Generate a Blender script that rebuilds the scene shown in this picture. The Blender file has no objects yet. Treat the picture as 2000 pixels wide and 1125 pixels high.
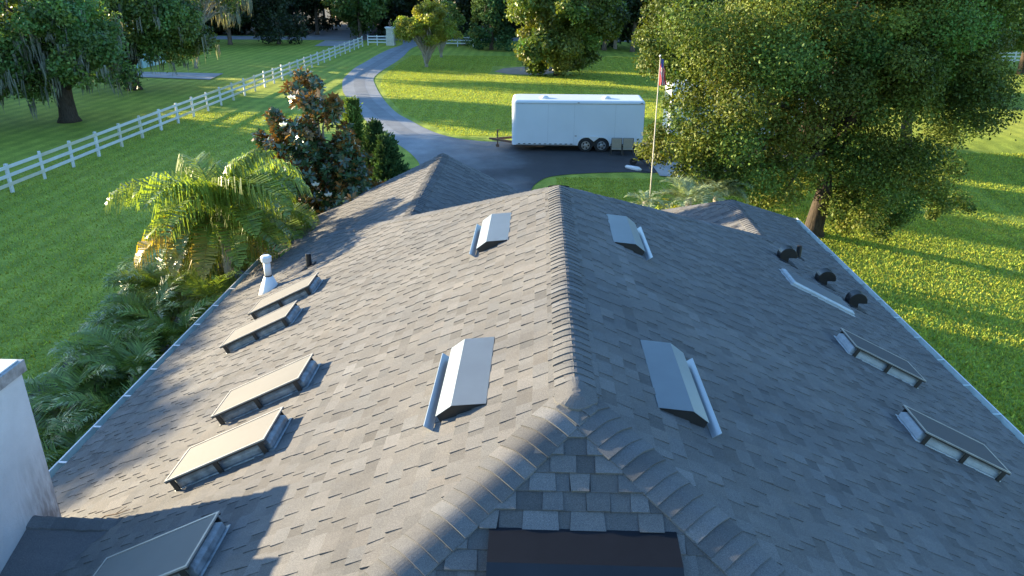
import bpy, bmesh, math, random
import numpy as np
from math import radians as RD, sin, cos, pi
from mathutils import Vector, Matrix
from mathutils.geometry import tessellate_polygon

# ------------------------------------------------------------------ camera
F, PITCH, YAW, ROLL, H = 1483.0, RD(22.6), RD(1.975), RD(0.175), 9.3
_f = np.array([-sin(YAW)*cos(PITCH), cos(YAW)*cos(PITCH), -sin(PITCH)])
_r = np.array([cos(YAW), sin(YAW), 0.0]); _u = np.cross(_r, _f)
CR = _r*cos(ROLL)+_u*sin(ROLL); CU = -_r*sin(ROLL)+_u*cos(ROLL); CF = _f
CO = np.array([0.0, 0.0, H])
scene = bpy.context.scene
cam_d = bpy.data.cameras.new("camera"); cam = bpy.data.objects.new("camera", cam_d)
scene.collection.objects.link(cam)
cam.matrix_world = Matrix(((CR[0], CU[0], -CF[0], 0), (CR[1], CU[1], -CF[1], 0), (CR[2], CU[2], -CF[2], H), (0, 0, 0, 1)))
cam_d.sensor_width = 36; cam_d.lens = F/2000*36; cam_d.clip_end = 2000; cam_d.clip_start = 0.05
scene.camera = cam

def ray(x, y): return CF+CR*(x-1000)/F-CU*(y-562.5)/F
def at(x, y, Y):            # where the sight line of a photo point crosses the vertical plane at distance Y
    d = ray(x, y); return CO+d*(Y/d[1])
def on_ground(x, y, z=0.0):
    d = ray(x, y); return CO+d*((z-H)/d[2])

# ------------------------------------------------------------------ light
SUN_AZ, SUN_EL = RD(21), RD(10.0)      # sun stands to the left (-X) and a little ahead (+Y)
world = bpy.data.worlds.new("World"); scene.world = world; world.use_nodes = True
wn = world.node_tree; wn.nodes.clear()
sky = wn.nodes.new('ShaderNodeTexSky'); sky.sky_type = 'NISHITA'; sky.sun_disc = False
sky.sun_elevation = SUN_EL; sky.sun_rotation = RD(270)+SUN_AZ; sky.altitude = 20
sky.air_density = 1.0; sky.dust_density = 0.4; sky.ozone_density = 3.6
bg = wn.nodes.new('ShaderNodeBackground'); bg.inputs[1].default_value = 0.15
wo = wn.nodes.new('ShaderNodeOutputWorld')
wn.links.new(sky.outputs[0], bg.inputs[0]); wn.links.new(bg.outputs[0], wo.inputs[0])
sl = bpy.data.lights.new("sun", 'SUN'); sl.energy = 5.0; sl.angle = RD(0.5); sl.color = (1.0, 0.81, 0.52)
so = bpy.data.objects.new("sun", sl); scene.collection.objects.link(so)
sd = Vector((cos(SUN_AZ)*cos(SUN_EL), -sin(SUN_AZ)*cos(SUN_EL), -sin(SUN_EL)))
so.rotation_euler = sd.to_track_quat('-Z', 'Y').to_euler(); so.location = (-30, 12, 30)
scene.view_settings.view_transform = 'Standard'; scene.view_settings.look = 'None'
scene.view_settings.exposure = 2.32; scene.view_settings.gamma = 1
scene.render.engine = 'CYCLES'

# ------------------------------------------------------------------ helpers
COL = scene.collection
def tag(o, label=None, cat=None, group=None, kind=None):
    if label: o["label"] = label
    if cat: o["category"] = cat
    if group: o["group"] = group
    if kind: o["kind"] = kind
    return o
def empty(name, loc=(0, 0, 0), label=None, cat=None, group=None):
    o = bpy.data.objects.new(name, None); COL.objects.link(o); o.location = loc
    o.empty_display_size = 0.2
    return tag(o, label, cat, group)
def link(name, me, parent=None, smooth=False, keep_world=True):
    o = bpy.data.objects.new(name, me); COL.objects.link(o)
    if parent is not None:
        o.parent = parent
        w = parent.location.copy(); p = parent.parent
        while p is not None: w = w+p.location; p = p.parent
        o.location = -w if keep_world else (0, 0, 0)
    if smooth:
        me.polygons.foreach_set("use_smooth", [True]*len(me.polygons))
    return o
def copy_tree(o, parent=None):
    c = o.copy(); COL.objects.link(c); c.parent = parent
    for ch in list(o.children): copy_tree(ch, c)
    return c

class MB:
    def __init__(s): s.v = []; s.f = []; s.c = []
    def add(s, vs, fs, c=(1, 1, 1)):
        n = len(s.v); s.v += [tuple(map(float, p)) for p in vs]
        s.f += [tuple(i+n for i in f) for f in fs]; s.c += [c]*len(fs)
        return s
    def box(s, a, b, c=(1, 1, 1)):
        x0, y0, z0 = a; x1, y1, z1 = b
        return s.add([(x0, y0, z0), (x1, y0, z0), (x1, y1, z0), (x0, y1, z0), (x0, y0, z1), (x1, y0, z1), (x1, y1, z1), (x0, y1, z1)],
                     [(0, 3, 2, 1), (4, 5, 6, 7), (0, 1, 5, 4), (1, 2, 6, 5), (2, 3, 7, 6), (3, 0, 4, 7)], c)
    def bar(s, p, q, w, h, up=(0, 0, 1), c=(1, 1, 1)):
        p = np.array(p, float); q = np.array(q, float); d = q-p; L = np.linalg.norm(d); d /= L
        up = np.array(up, float); a = np.cross(d, up)
        if np.linalg.norm(a) < 1e-6: a = np.cross(d, (1, 0, 0.))
        a /= np.linalg.norm(a); b = np.cross(a, d)
        vs = [o+a*sx*w/2+b*sy*h/2 for o in (p, q) for sx, sy in ((-1, -1), (1, -1), (1, 1), (-1, 1))]
        return s.add(vs, [(0, 1, 2, 3), (7, 6, 5, 4), (0, 4, 5, 1), (1, 5, 6, 2), (2, 6, 7, 3), (3, 7, 4, 0)], c)
    def tube(s, pts, rs, n=8, c=(1, 1, 1), cap=True):
        pts = [np.array(p, float) for p in pts]; m = len(pts)
        if not hasattr(rs, '__len__'): rs = [rs]*m
        vs = []; prev = None
        for i, p in enumerate(pts):
            d = pts[min(i+1, m-1)]-pts[max(i-1, 0)]; d = d/(np.linalg.norm(d)+1e-9)
            if prev is None:
                a = np.cross(d, (0, 0, 1.)) if abs(d[2]) < .9 else np.cross(d, (1., 0, 0))
            else: a = prev-d*np.dot(prev, d)
            a /= np.linalg.norm(a)+1e-9; prev = a; b = np.cross(d, a)
            for k in range(n):
                t = 2*pi*k/n; vs.append(p+(a*cos(t)+b*sin(t))*rs[i])
        fs = [(i*n+k, i*n+(k+1) % n, (i+1)*n+(k+1) % n, (i+1)*n+k) for i in range(m-1) for k in range(n)]
        if cap: fs += [tuple(range(n-1, -1, -1)), tuple((m-1)*n+k for k in range(n))]
        return s.add(vs, fs, c)
    def prism(s, poly, ext, c=(1, 1, 1)):   # poly: 3D points in one plane, ext: extrusion vector
        n = len(poly); e = np.array(ext, float); vs = [np.array(p, float) for p in poly]; vs += [p+e for p in vs]
        fs = [tuple(range(n-1, -1, -1)), tuple(range(n, 2*n))]+[(i, (i+1) % n, n+(i+1) % n, n+i) for i in range(n)]
        return s.add(vs, fs, c)
    def build(s, name, mat, parent=None, smooth=False, bevel=0, fix=False):
        me = bpy.data.meshes.new(name); me.from_pydata(s.v, [], s.f)
        at_ = me.color_attributes.new("tint", 'FLOAT_COLOR', 'CORNER')
        arr = np.ones((len(me.loops), 4), np.float32)
        cols = np.array(s.c, np.float32); ls = np.array([len(f) for f in s.f])
        arr[:, :3] = np.repeat(cols, ls, axis=0); at_.data.foreach_set("color", arr.ravel())
        if fix:
            b = bmesh.new(); b.from_mesh(me); bmesh.ops.recalc_face_normals(b, faces=b.faces); b.to_mesh(me); b.free()
        me.materials.append(mat)
        o = link(name, me, parent, smooth)
        if bevel:
            m = o.modifiers.new("bevel", 'BEVEL'); m.width = bevel; m.segments = 2; m.limit_method = 'ANGLE'
        return o

def quads(name, V, C, mat, parent=None):       # V (N,4,3), C (N,3)
    N = len(V); me = bpy.data.meshes.new(name)
    me.vertices.add(N*4); me.vertices.foreach_set("co", V.astype(np.float32).ravel())
    me.loops.add(N*4); me.loops.foreach_set("vertex_index", np.arange(N*4, dtype=np.int32))
    me.polygons.add(N); me.polygons.foreach_set("loop_start", np.arange(0, N*4, 4, dtype=np.int32))
    me.polygons.foreach_set("loop_total", np.full(N, 4, np.int32))
    me.update(calc_edges=True)
    a = me.color_attributes.new("tint", 'FLOAT_COLOR', 'CORNER')
    arr = np.ones((N*4, 4), np.float32); arr[:, :3] = np.repeat(C, 4, axis=0); a.data.foreach_set("color", arr.ravel())
    me.materials.append(mat)
    return link(name, me, parent)

# ------------------------------------------------------------------ materials
def N(nt, t, **k):
    n = nt.nodes.new(t)
    for a, b in k.items(): setattr(n, a, b)
    return n
def mat_base(name):
    m = bpy.data.materials.new(name); m.use_nodes = True; nt = m.node_tree
    return m, nt, nt.nodes['Principled BSDF']
def noise(nt, scale, detail=4, rough=.6, coord='Object', vec=None, dist=0):
    tc = N(nt, 'ShaderNodeTexCoord'); n = N(nt, 'ShaderNodeTexNoise')
    n.inputs['Scale'].default_value = scale; n.inputs['Detail'].default_value = detail; n.inputs['Roughness'].default_value = rough
    n.inputs['Distortion'].default_value = dist
    if vec:
        mp = N(nt, 'ShaderNodeMapping'); mp.inputs['Scale'].default_value = vec
        nt.links.new(tc.outputs[coord], mp.inputs[0]); nt.links.new(mp.outputs[0], n.inputs[0])
    else: nt.links.new(tc.outputs[coord], n.inputs[0])
    return n.outputs['Fac']
def ramp(nt, fac, stops):
    r = N(nt, 'ShaderNodeValToRGB'); nt.links.new(fac, r.inputs[0])
    el = r.color_ramp.elements
    while len(el) < len(stops): el.new(0.5)
    for e, (p, c) in zip(el, stops): e.position = p; e.color = (*c, 1)
    return r.outputs[0]
def mixc(nt, a, b, fac=1.0, mode='MULTIPLY'):
    m = N(nt, 'ShaderNodeMix', data_type='RGBA', blend_type=mode)
    for s, v in ((6, a), (7, b)):
        if isinstance(v, tuple): m.inputs[s].default_value = (*v, 1)
        else: nt.links.new(v, m.inputs[s])
    if isinstance(fac, (int, float)): m.inputs[0].default_value = fac
    else: nt.links.new(fac, m.inputs[0])
    return m.outputs[2]
def attr(nt):
    a = N(nt, 'ShaderNodeAttribute'); a.attribute_name = 'tint'; return a.outputs['Color']
def bump(nt, fac, strength, dist, bs):
    b = N(nt, 'ShaderNodeBump'); b.inputs['Strength'].default_value = strength; b.inputs['Distance'].default_value = dist
    nt.links.new(fac, b.inputs['Height']); nt.links.new(b.outputs[0], bs.inputs['Normal']); return b
def setp(bs, rough=.6, spec=.5, metal=0):
    bs.inputs['Roughness'].default_value = rough; bs.inputs['Specular IOR Level'].default_value = spec; bs.inputs['Metallic'].default_value = metal

def simple(name, col, rough=.6, metal=0, var=.18, scale=6, spec=.5, bmp=0, tint=False):
    m, nt, bs = mat_base(name); setp(bs, rough, spec, metal)
    f = noise(nt, scale, 5)
    c = ramp(nt, f, [(.3, tuple(v*(1-var) for v in col)), (.7, tuple(min(1, v*(1+var)) for v in col))])
    if tint: c = mixc(nt, c, attr(nt))
    nt.links.new(c, bs.inputs['Base Color'])
    if bmp: bump(nt, noise(nt, scale*8, 3), bmp, .01, bs)
    return m

def shingle_mat():
    m, nt, bs = mat_base("shingle"); setp(bs, .9, .15)
    g = ramp(nt, noise(nt, 320, 2, .5), [(.25, (.45, .45, .47)), (.5, (.95, .95, .96)), (.78, (1.75, 1.72, 1.66))])
    g2 = ramp(nt, noise(nt, 90, 3, .6), [(.3, (.82, .83, .85)), (.7, (1.17, 1.16, 1.14))])
    big = ramp(nt, noise(nt, .55, 5, .65), [(.3, (.84, .85, .87)), (.7, (1.12, 1.10, 1.07))])
    big = mixc(nt, big, ramp(nt, noise(nt, 1.0, 4, .6, vec=(.35, 3.2, .35)), [(.3, (.88, .88, .88)), (.6, (1.05, 1.05, 1.05))]))
    c = mixc(nt, attr(nt), g); c = mixc(nt, c, g2); c = mixc(nt, c, big)
    nt.links.new(c, bs.inputs['Base Color'])
    bump(nt, noise(nt, 260, 2), .5, .004, bs)
    return m
def leaf_mat(name, col, trans=.35, rough=.45, spec=.35, back=None):
    m, nt, bs = mat_base(name); setp(bs, rough, spec)
    c = mixc(nt, (*col,), attr(nt))
    if back is not None:
        g = N(nt, 'ShaderNodeNewGeometry'); c = mixc(nt, c, back, g.outputs['Backfacing'], 'MIX')
    nt.links.new(c, bs.inputs['Base Color'])
    if trans:
        t = N(nt, 'ShaderNodeBsdfTranslucent'); c2 = mixc(nt, c, (1.3, 1.25, .55))
        nt.links.new(c2, t.inputs[0]); mx = N(nt, 'ShaderNodeMixShader'); mx.inputs[0].default_value = trans
        out = nt.nodes['Material Output']; nt.links.new(bs.outputs[0], mx.inputs[1]); nt.links.new(t.outputs[0], mx.inputs[2])
        nt.links.new(mx.outputs[0], out.inputs[0])
    return m
def bark_mat(name, a, b):
    m, nt, bs = mat_base(name); setp(bs, .9, .2)
    f = noise(nt, 5, 6, .65, vec=(3, 3, .6)); nt.links.new(ramp(nt, f, [(.3, a), (.7, b)]), bs.inputs['Base Color'])
    bump(nt, f, .8, .05, bs); return m
def grass_mat():
    m, nt, bs = mat_base("grass"); setp(bs, .85, .1)
    big = ramp(nt, noise(nt, .09, 5, .6), [(.3, (.20, .275, .05)), (.5, (.26, .32, .055)), (.72, (.33, .345, .07))])
    mid = ramp(nt, noise(nt, .9, 6, .7), [(.3, (.72, .75, .7)), (.7, (1.25, 1.2, 1.15))])
    fine = ramp(nt, noise(nt, 14, 5, .7), [(.28, (.5, .55, .5)), (.72, (1.45, 1.4, 1.35))])
    c = mixc(nt, big, mid); c = mixc(nt, c, fine)
    # mowing passes running along the fence
    tc = N(nt, 'ShaderNodeTexCoord'); w = N(nt, 'ShaderNodeTexWave'); w.wave_type = 'BANDS'; w.bands_direction = 'X'
    w.inputs['Scale'].default_value = .28; w.inputs['Distortion'].default_value = 1.5; w.inputs['Detail'].default_value = 2; w.inputs['Detail Scale'].default_value = .3
    nt.links.new(tc.outputs['Object'], w.inputs[0])
    c = mixc(nt, c, ramp(nt, w.outputs['Fac'], [(.2, (.88, .9, .9)), (.8, (1.1, 1.08, 1.05))]))
    # dry straw patches
    dry = ramp(nt, noise(nt, .16, 6, .7), [(.6, (0, 0, 0)), (.78, (.55, .55, .55))])
    c = mixc(nt, c, (.30, .26, .10), dry, 'MIX')
    nt.links.new(c, bs.inputs['Base Color'])
    h = N(nt, 'ShaderNodeMath', operation='ADD'); nt.links.new(noise(nt, 3.0, 5, .75), h.inputs[0]); nt.links.new(noise(nt, 16, 4, .8), h.inputs[1])
    bump(nt, h.outputs[0], .55, .07, bs)
    return m
def asphalt_mat():
    m, nt, bs = mat_base("asphalt"); setp(bs, .8, .3)
    tc = N(nt, 'ShaderNodeTexCoord'); sx = N(nt, 'ShaderNodeSeparateXYZ'); nt.links.new(tc.outputs['Object'], sx.inputs[0])
    # the parking apron by the trailer was resurfaced: darker from x > -5 m
    a = N(nt, 'ShaderNodeMath', operation='MULTIPLY_ADD'); nt.links.new(noise(nt, .25, 4), a.inputs[0]); a.inputs[1].default_value = 9; nt.links.new(sx.outputs[0], a.inputs[2])
    b = N(nt, 'ShaderNodeMapRange'); nt.links.new(a.outputs[0], b.inputs[0]); b.inputs[1].default_value = -2.5; b.inputs[2].default_value = 4.0
    n = ramp(nt, noise(nt, .8, 6, .65), [(.3, (.8, .8, .82)), (.7, (1.2, 1.2, 1.18))])
    fine = ramp(nt, noise(nt, 60, 3), [(.3, (.8, .8, .8)), (.7, (1.2, 1.2, 1.2))])
    c = mixc(nt, (.20, .215, .225), (.036, .036, .038), b.outputs[0], 'MIX')
    c = mixc(nt, mixc(nt, mixc(nt, c, n), fine), attr(nt))
    nt.links.new(c, bs.inputs['Base Color']); bump(nt, noise(nt, 70, 3), .3, .01, bs)
    return m
def stucco_mat():
    m, nt, bs = mat_base("stucco"); setp(bs, .9, .2)
    tc = N(nt, 'ShaderNodeTexCoord'); sx = N(nt, 'ShaderNodeSeparateXYZ'); nt.links.new(tc.outputs['Object'], sx.inputs[0])
    # water streaks rising from the roof line at the far corner
    st = noise(nt, 5, 5, .6, vec=(1, 4, .8))
    mz = N(nt, 'ShaderNodeMapRange'); nt.links.new(sx.outputs[2], mz.inputs[0]); mz.inputs[1].default_value = 4.75; mz.inputs[2].default_value = 3.7
    my = N(nt, 'ShaderNodeMapRange'); nt.links.new(sx.outputs[1], my.inputs[0]); my.inputs[1].default_value = 5.95; my.inputs[2].default_value = 6.45
    mm = N(nt, 'ShaderNodeMath', operation='MULTIPLY'); nt.links.new(mz.outputs[0], mm.inputs[0]); nt.links.new(my.outputs[0], mm.inputs[1])
    m2 = N(nt, 'ShaderNodeMath', operation='MULTIPLY'); nt.links.new(mm.outputs[0], m2.inputs[0])
    sr = ramp(nt, st, [(.35, (0, 0, 0)), (.6, (1, 1, 1))]); nt.links.new(sr, m2.inputs[1])
    c = ramp(nt, noise(nt, 2.5, 6), [(.3, (.46, .46, .455)), (.7, (.55, .55, .545))])
    c = mixc(nt, c, (.20, .18, .17), m2.outputs[0], 'MIX'); nt.links.new(c, bs.inputs['Base Color'])
    bump(nt, noise(nt, 45, 5, .7), .6, .012, bs)
    return m

M = {}
M['shingle'] = shingle_mat()
M['under'] = simple("roof_underlay", (.05, .05, .055), .9)
M['stucco'] = stucco_mat()
M['beige'] = simple("house_wall_paint", (.52, .46, .37), .85, bmp=.3)
M['white'] = simple("white_paint", (0.585, 0.5925, 0.585), .5, var=.06, scale=3)
M['fencewhite'] = simple("fence_paint", (0.5616, 0.5694, 0.5538), .6, var=.1, scale=2, tint=True)
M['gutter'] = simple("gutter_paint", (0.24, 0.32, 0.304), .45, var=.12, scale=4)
M['metal'] = simple("galvanised_sheet", (.29, .325, .345), .3, metal=.35, var=.08, scale=1.5)
M['darkmetal'] = simple("dark_sheet", (.012, .015, .022), .6, metal=0, var=.2, scale=2.5, spec=.25)  # near-black base; on the front vent it paints in the dark sky reflection
M['black'] = simple("black_paint", (.012, .012, .013), .45)
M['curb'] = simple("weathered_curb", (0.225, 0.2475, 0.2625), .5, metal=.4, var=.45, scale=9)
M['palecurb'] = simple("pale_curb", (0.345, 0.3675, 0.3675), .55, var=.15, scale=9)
M['bronze'] = simple("screen_frame", (0.2448, 0.2304, 0.2052), .4, metal=.0)
M['leg'] = simple("screen_leg", (.02, .018, .016), .5)
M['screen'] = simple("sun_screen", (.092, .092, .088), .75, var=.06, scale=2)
M['shadescreen'] = simple("shade_side_sun_screen", (0.03375, 0.03525, 0.04125), .8, var=.12, scale=20)  # same mesh as the left screens, right slope's shade put into the colour
M['glass'] = simple("skylight_glass", (.05, .06, .07), .12, spec=.8, var=.1)
M['grass'] = grass_mat(); M['asphalt'] = asphalt_mat()
M['concrete'] = simple("concrete", (0.2604, 0.2542, 0.2418), .85, var=.25, scale=.7)
M['road'] = simple("road", (0.2046, 0.2046, 0.2046), .85, var=.15, scale=.3)
M['dirt'] = simple("dirt", (.27, .20, .14), .95, var=.3, scale=.5)
M['mulch'] = simple("mulch", (0.021, 0.0168, 0.012), .95, var=.4, scale=3)
M['trailer'] = simple("trailer_skin", (.56, .60, .63), .35, var=.04, scale=.6)
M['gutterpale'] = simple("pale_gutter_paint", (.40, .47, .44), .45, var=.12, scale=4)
M['rubber'] = simple("rubber", (.015, .015, .016), .8)
M['steel'] = simple("steel", (.45, .45, .46), .35, metal=.9)
M['rust'] = simple("rusty_steel", (.12, .07, .045), .8, var=.4)
M['tan'] = simple("tan_sling", (0.3, 0.2625, 0.195), .8, var=.1)
M['cream'] = simple("cream_stucco", (0.528, 0.48, 0.384), .85, bmp=.3)
M['red'] = simple("red_cloth", (.50, .03, .04), .8, tint=False)
M['flagwhite'] = simple("flag_white", (0.6, 0.584, 0.576), .8)
M['blue'] = simple("blue_cloth", (.04, .06, .25), .8)
M['winglass'] = simple("window_glass", (.06, .09, .12), .08, spec=.9)
M['teal'] = simple("teal_siding", (.35, .55, .60), .6)
M['oak'] = leaf_mat("oak_leaf", (.088, .122, .019), .22, rough=.6, spec=.2)
M['oakdark'] = leaf_mat("moss_oak_leaf", (.10, .165, .040), .35)
M['bright'] = leaf_mat("bright_leaf", (0.2295, 0.2635, 0.03825), .4)
M['bush'] = leaf_mat("bush_leaf", (0.112, 0.152, 0.028), .32)
M['wood'] = leaf_mat("forest_leaf", (0.021, 0.035, 0.0126), .2)
M['cedar'] = leaf_mat("cedar_spray", (.05, .10, .035), .15, .8, .1)
M['cedarlight'] = leaf_mat("light_cedar_spray", (.13, .20, .045), .25, .8, .1)
M['magnolia'] = leaf_mat("magnolia_leaf", (0.03825, 0.07225, 0.0255), .1, .22, .6, back=(.24, .125, .04))
M['palm'] = leaf_mat("queen_palm_leaf", (.17, .24, .04), .42, .35, .5)
M['palmgold'] = leaf_mat("golden_palm_leaf", (.28, .21, .03), .42, .4, .5)
M['date'] = leaf_mat("date_palm_leaf", (.14, .21, .05), .25, .35, .5)
M['fan'] = leaf_mat("silver_palm_leaf", (.24, .30, .17), .3, .4, .5)
M['moss'] = leaf_mat("spanish_moss", (.19, .20, .165), .3, .9, .1)
M['flower'] = leaf_mat("magnolia_petal", (.85, .83, .74), .2)
M['bark'] = bark_mat("oak_bark", (.022, .018, .014), (.075, .058, .042))
M['palebark'] = bark_mat("pale_bark", (.22, .19, .15), (.42, .37, .30))
M['pine'] = bark_mat("pine_bark", (.07, .05, .04), (.20, .15, .11))
M['grassblade'] = leaf_mat("grass_blade", (.31, .36, .06), .35, .7, .1)

# ------------------------------------------------------------------ setting
def gz(x, y):
    return -0.09*np.clip(np.asarray(x, float)-9, 0, 13)*np.clip((46-np.asarray(y, float))/12, 0, 1)
def ground():
    xs = np.concatenate([np.linspace(-400, -60, 9), np.linspace(-55, 60, 93), np.linspace(70, 400, 9)])
    ys = np.concatenate([np.linspace(-120, -10, 6), np.linspace(-5, 60, 53), np.linspace(70, 600, 20)])
    X, Y = np.meshgrid(xs, ys); Z = gz(X, Y); nx = len(xs)
    b = MB(); b.v = list(zip(X.ravel(), Y.ravel(), Z.ravel()))
    b.f = [(j*nx+i, j*nx+i+1, (j+1)*nx+i+1, (j+1)*nx+i) for j in range(len(ys)-1) for i in range(nx-1)]
    b.c = [(1, 1, 1)]*len(b.f)
    tag(b.build('ground', M['grass'], smooth=True), kind='structure', label='mown green lawn around the house')
ground()

def flat(name, pts, z, mat, label, thick=.0, col=(1, 1, 1)):
    me = bpy.data.meshes.new(name); bm = bmesh.new()
    vs = [bm.verts.new((p[0], p[1], z)) for p in pts]
    for t in tessellate_polygon([[Vector((p[0], p[1], 0)) for p in pts]]): bm.faces.new([vs[i] for i in t])
    bm.normal_update()
    for f in bm.faces:
        if f.normal.z < 0: f.normal_flip()
    bm.to_mesh(me); bm.free()
    a = me.color_attributes.new("tint", 'FLOAT_COLOR', 'CORNER'); a.data.foreach_set("color", [1.0]*4*len(me.loops))
    me.materials.append(mat); o = link(name, me); tag(o, label, kind='structure'); return o
def smooth_line(pts, n=6):
    P_ = [np.array(p, float) for p in pts]; out = []
    for i in range(len(P_)-1):
        p0 = P_[max(i-1, 0)]; p1 = P_[i]; p2 = P_[i+1]; p3 = P_[min(i+2, len(P_)-1)]
        for k in range(n):
            t = k/n; out.append(.5*((2*p1)+(-p0+p2)*t+(2*p0-5*p1+4*p2-p3)*t*t+(-p0+3*p1-3*p2+p3)*t**3))
    out.append(P_[-1]); return out
dl = smooth_line([(-20.2, 115.5), (-19.0, 109), (-19.5, 102.3), (-19.6, 95), (-19.4, 87.6), (-19.3, 81.7), (-18.9, 77.3), (-18.3, 72.3), (-17.4, 68.2), (-16.2, 63.7), (-14.6, 59.4), (-12.4, 53.2), (-10.2, 47.6), (-8.3, 44.0), (-6.9, 41), (-6.0, 38), (-5.4, 33), (-5.2, 26)])
dr = smooth_line([(-15.0, 115.5), (-16.8, 105.4), (-16.2, 93.4), (-16.0, 87.8), (-16.0, 81.9), (-15.9, 76.3), (-15.5, 72.5), (-14.5, 68.4), (-13, 63), (-11.4, 57.9), (-10, 54.1), (-8.6, 51.3), (-7.4, 48.9), (-6.2, 47), (-5, 45.7), (-3.9, 45.1), (-2.8, 44.8), (0, 45.1), (5, 45.3), (16, 45.6)], 5)
ap = smooth_line([(9.5, 38), (5.7, 37.6), (4.8, 37.7), (3.2, 37.5), (1.9, 37.2), (.9, 36.8), (.3, 36.2), (-.1, 35.2), (-.3, 34), (-.4, 31), (-.4, 26)], 4)
flat('driveway', dl+ap[::-1]+[(12.5, 37.9), (16, 41)]+dr[::-1], .022, M['asphalt'], 'grey asphalt driveway curving to the gate with a darker parking apron')
def ribbon(name, line, w, z, mat, label, col=(1, 1, 1)):
    b = MB()
    for i in range(len(line)-1):
        p, q = line[i], line[i+1]; d = q-p; d = d/np.linalg.norm(d); n = np.array([-d[1], d[0]])
        b.add([(*(p-n*w/2), z), (*(p+n*w/2), z), (*(q+n*w/2), z), (*(q-n*w/2), z)], [(0, 3, 2, 1)], col)
    return tag(b.build(name, mat), label, kind='structure')
mid_ = [(a*.5+b*.5) for a, b in zip([dl[int(i)] for i in np.linspace(8, 70, 50)], [dr[int(i)] for i in np.linspace(7, 62, 50)])]
trk = [dl[int(i)]*(1-q)+dr[int(j)]*q for q in (.5,) for i, j in zip(np.linspace(8, 78, 60), np.linspace(6, 68, 60))]
tr_c = ribbon('tyre_track', smooth_line(trk[::3], 4), 1.0, .027, M['asphalt'], 'darker strip worn along the middle of the driveway', (.80, .80, .80))
flat('road', [(-150, 115.6), (120, 115.6), (120, 122), (-150, 122)], .03, M['road'], 'pale grey public road crossing beyond the gate')
flat('side_road', [(-36.5, 122), (-26.5, 122), (-33, 160), (-40, 160)], .026, M['road'], 'grey side road leading into the woods')
flat('concrete_slab', [(-41, 76.6), (-30.9, 75.6), (-30.4, 71), (-38.5, 72.6)], .06, M['concrete'], 'pale concrete slab on the lawn left of the fence')
flat('concrete_pad', [(5.9, 39.9), (8.6, 40.4), (8.8, 36.4), (6.0, 36.9)], .05, M['concrete'], 'pale concrete pad beside the apron under the oak')
flat('culvert_apron', [(-30.3, 105.6), (-31.2, 114.6), (-26.2, 114.6), (-25.3, 105.8)], .05, M['concrete'], 'pale concrete apron by the road left of the fence')
flat('forest_floor', [(-400, 123.5), (400, 123.5), (400, 420), (-400, 420)], .018, M['mulch'], 'dark leaf litter under the woods')
flat('dirt_patch', [(-4.6, 79), (-3.8, 82), (-1, 84), (2.5, 83.5), (3, 80), (0, 76.5), (-3, 77)], .012, M['dirt'], 'bare brown dirt patch beside the rounded tree')
flat('planting_bed', [(-12.3, 7.5), (-11.9, 14), (-12.1, 18), (-10.2, 23), (-6, 30), (-4.2, 30), (-5.5, 20), (-6, 6)], .03, M['mulch'], 'dark mulched planting bed along the left eave')

# ------------------------------------------------------------------ house
XR, W, T0, T1 = .322, 6.984, 5.092, 11.337
ZE = H-6.5; ZR = ZE+W/2
house = empty('house', (XR, 12, 0), 'large house with grey shingle hip roof, skylights and pale gutters, filling the foreground', 'house')
rng = np.random.default_rng(7)
def shingles(mb, o, u, v, L, umin, umax, seed, expo=.143):
    """courses of laminated shingles on a roof plane: o eave origin, u along eave, v up the slope"""
    r = np.random.default_rng(seed); o = np.array(o, float); u = np.array(u, float); v = np.array(v, float)
    n = np.cross(u, v); n /= np.linalg.norm(n)
    if n[2] < 0: n = -n
    k = 0
    while k*expo < L:
        v0 = k*expo; v1 = min(v0+expo+.012, L); a = umin(v1); b = umax(v1)
        x = a-r.random()*.2; hi = r.random() < .5; base = 1+r.normal()*.025
        while x < b:
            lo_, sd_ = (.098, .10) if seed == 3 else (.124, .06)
            w = (.10+r.random()*.14) if hi else (.07+r.random()*.17)
            x0 = max(x, a); x1 = min(x+w, b)
            if x1-x0 > .005:
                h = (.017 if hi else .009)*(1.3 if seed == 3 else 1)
                h *= 1+r.normal()*.08
                val = (.119 if hi else lo_*.88)*(1+r.normal()*sd_)*base
                if not hi and r.random() < .2: val *= .84
                wm = r.normal()*.012
                c = (val*(1.0+wm), val*1.0, val*(.99-wm))
                sk = .006*r.normal() if hi else 0
                P0 = o+u*(x0+sk)+v*v0; P1 = o+u*(x1-sk)+v*v0; P2 = o+u*x1+v*v1; P3 = o+u*x0+v*v1
                ht = .0045 if hi else .001
                vs = [P0, P1, P0+n*h, P1+n*h, P2+n*ht, P3+n*ht, P2, P3]
                if hi: fs = [(0, 1, 3, 2), (2, 3, 4, 5), (0, 2, 5, 7), (1, 6, 4, 3)]
                else: fs = [(0, 1, 3, 2), (2, 3, 4, 5)]
                mb.add(vs, fs, c)
            x += w; hi = not hi
        k += 1
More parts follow.
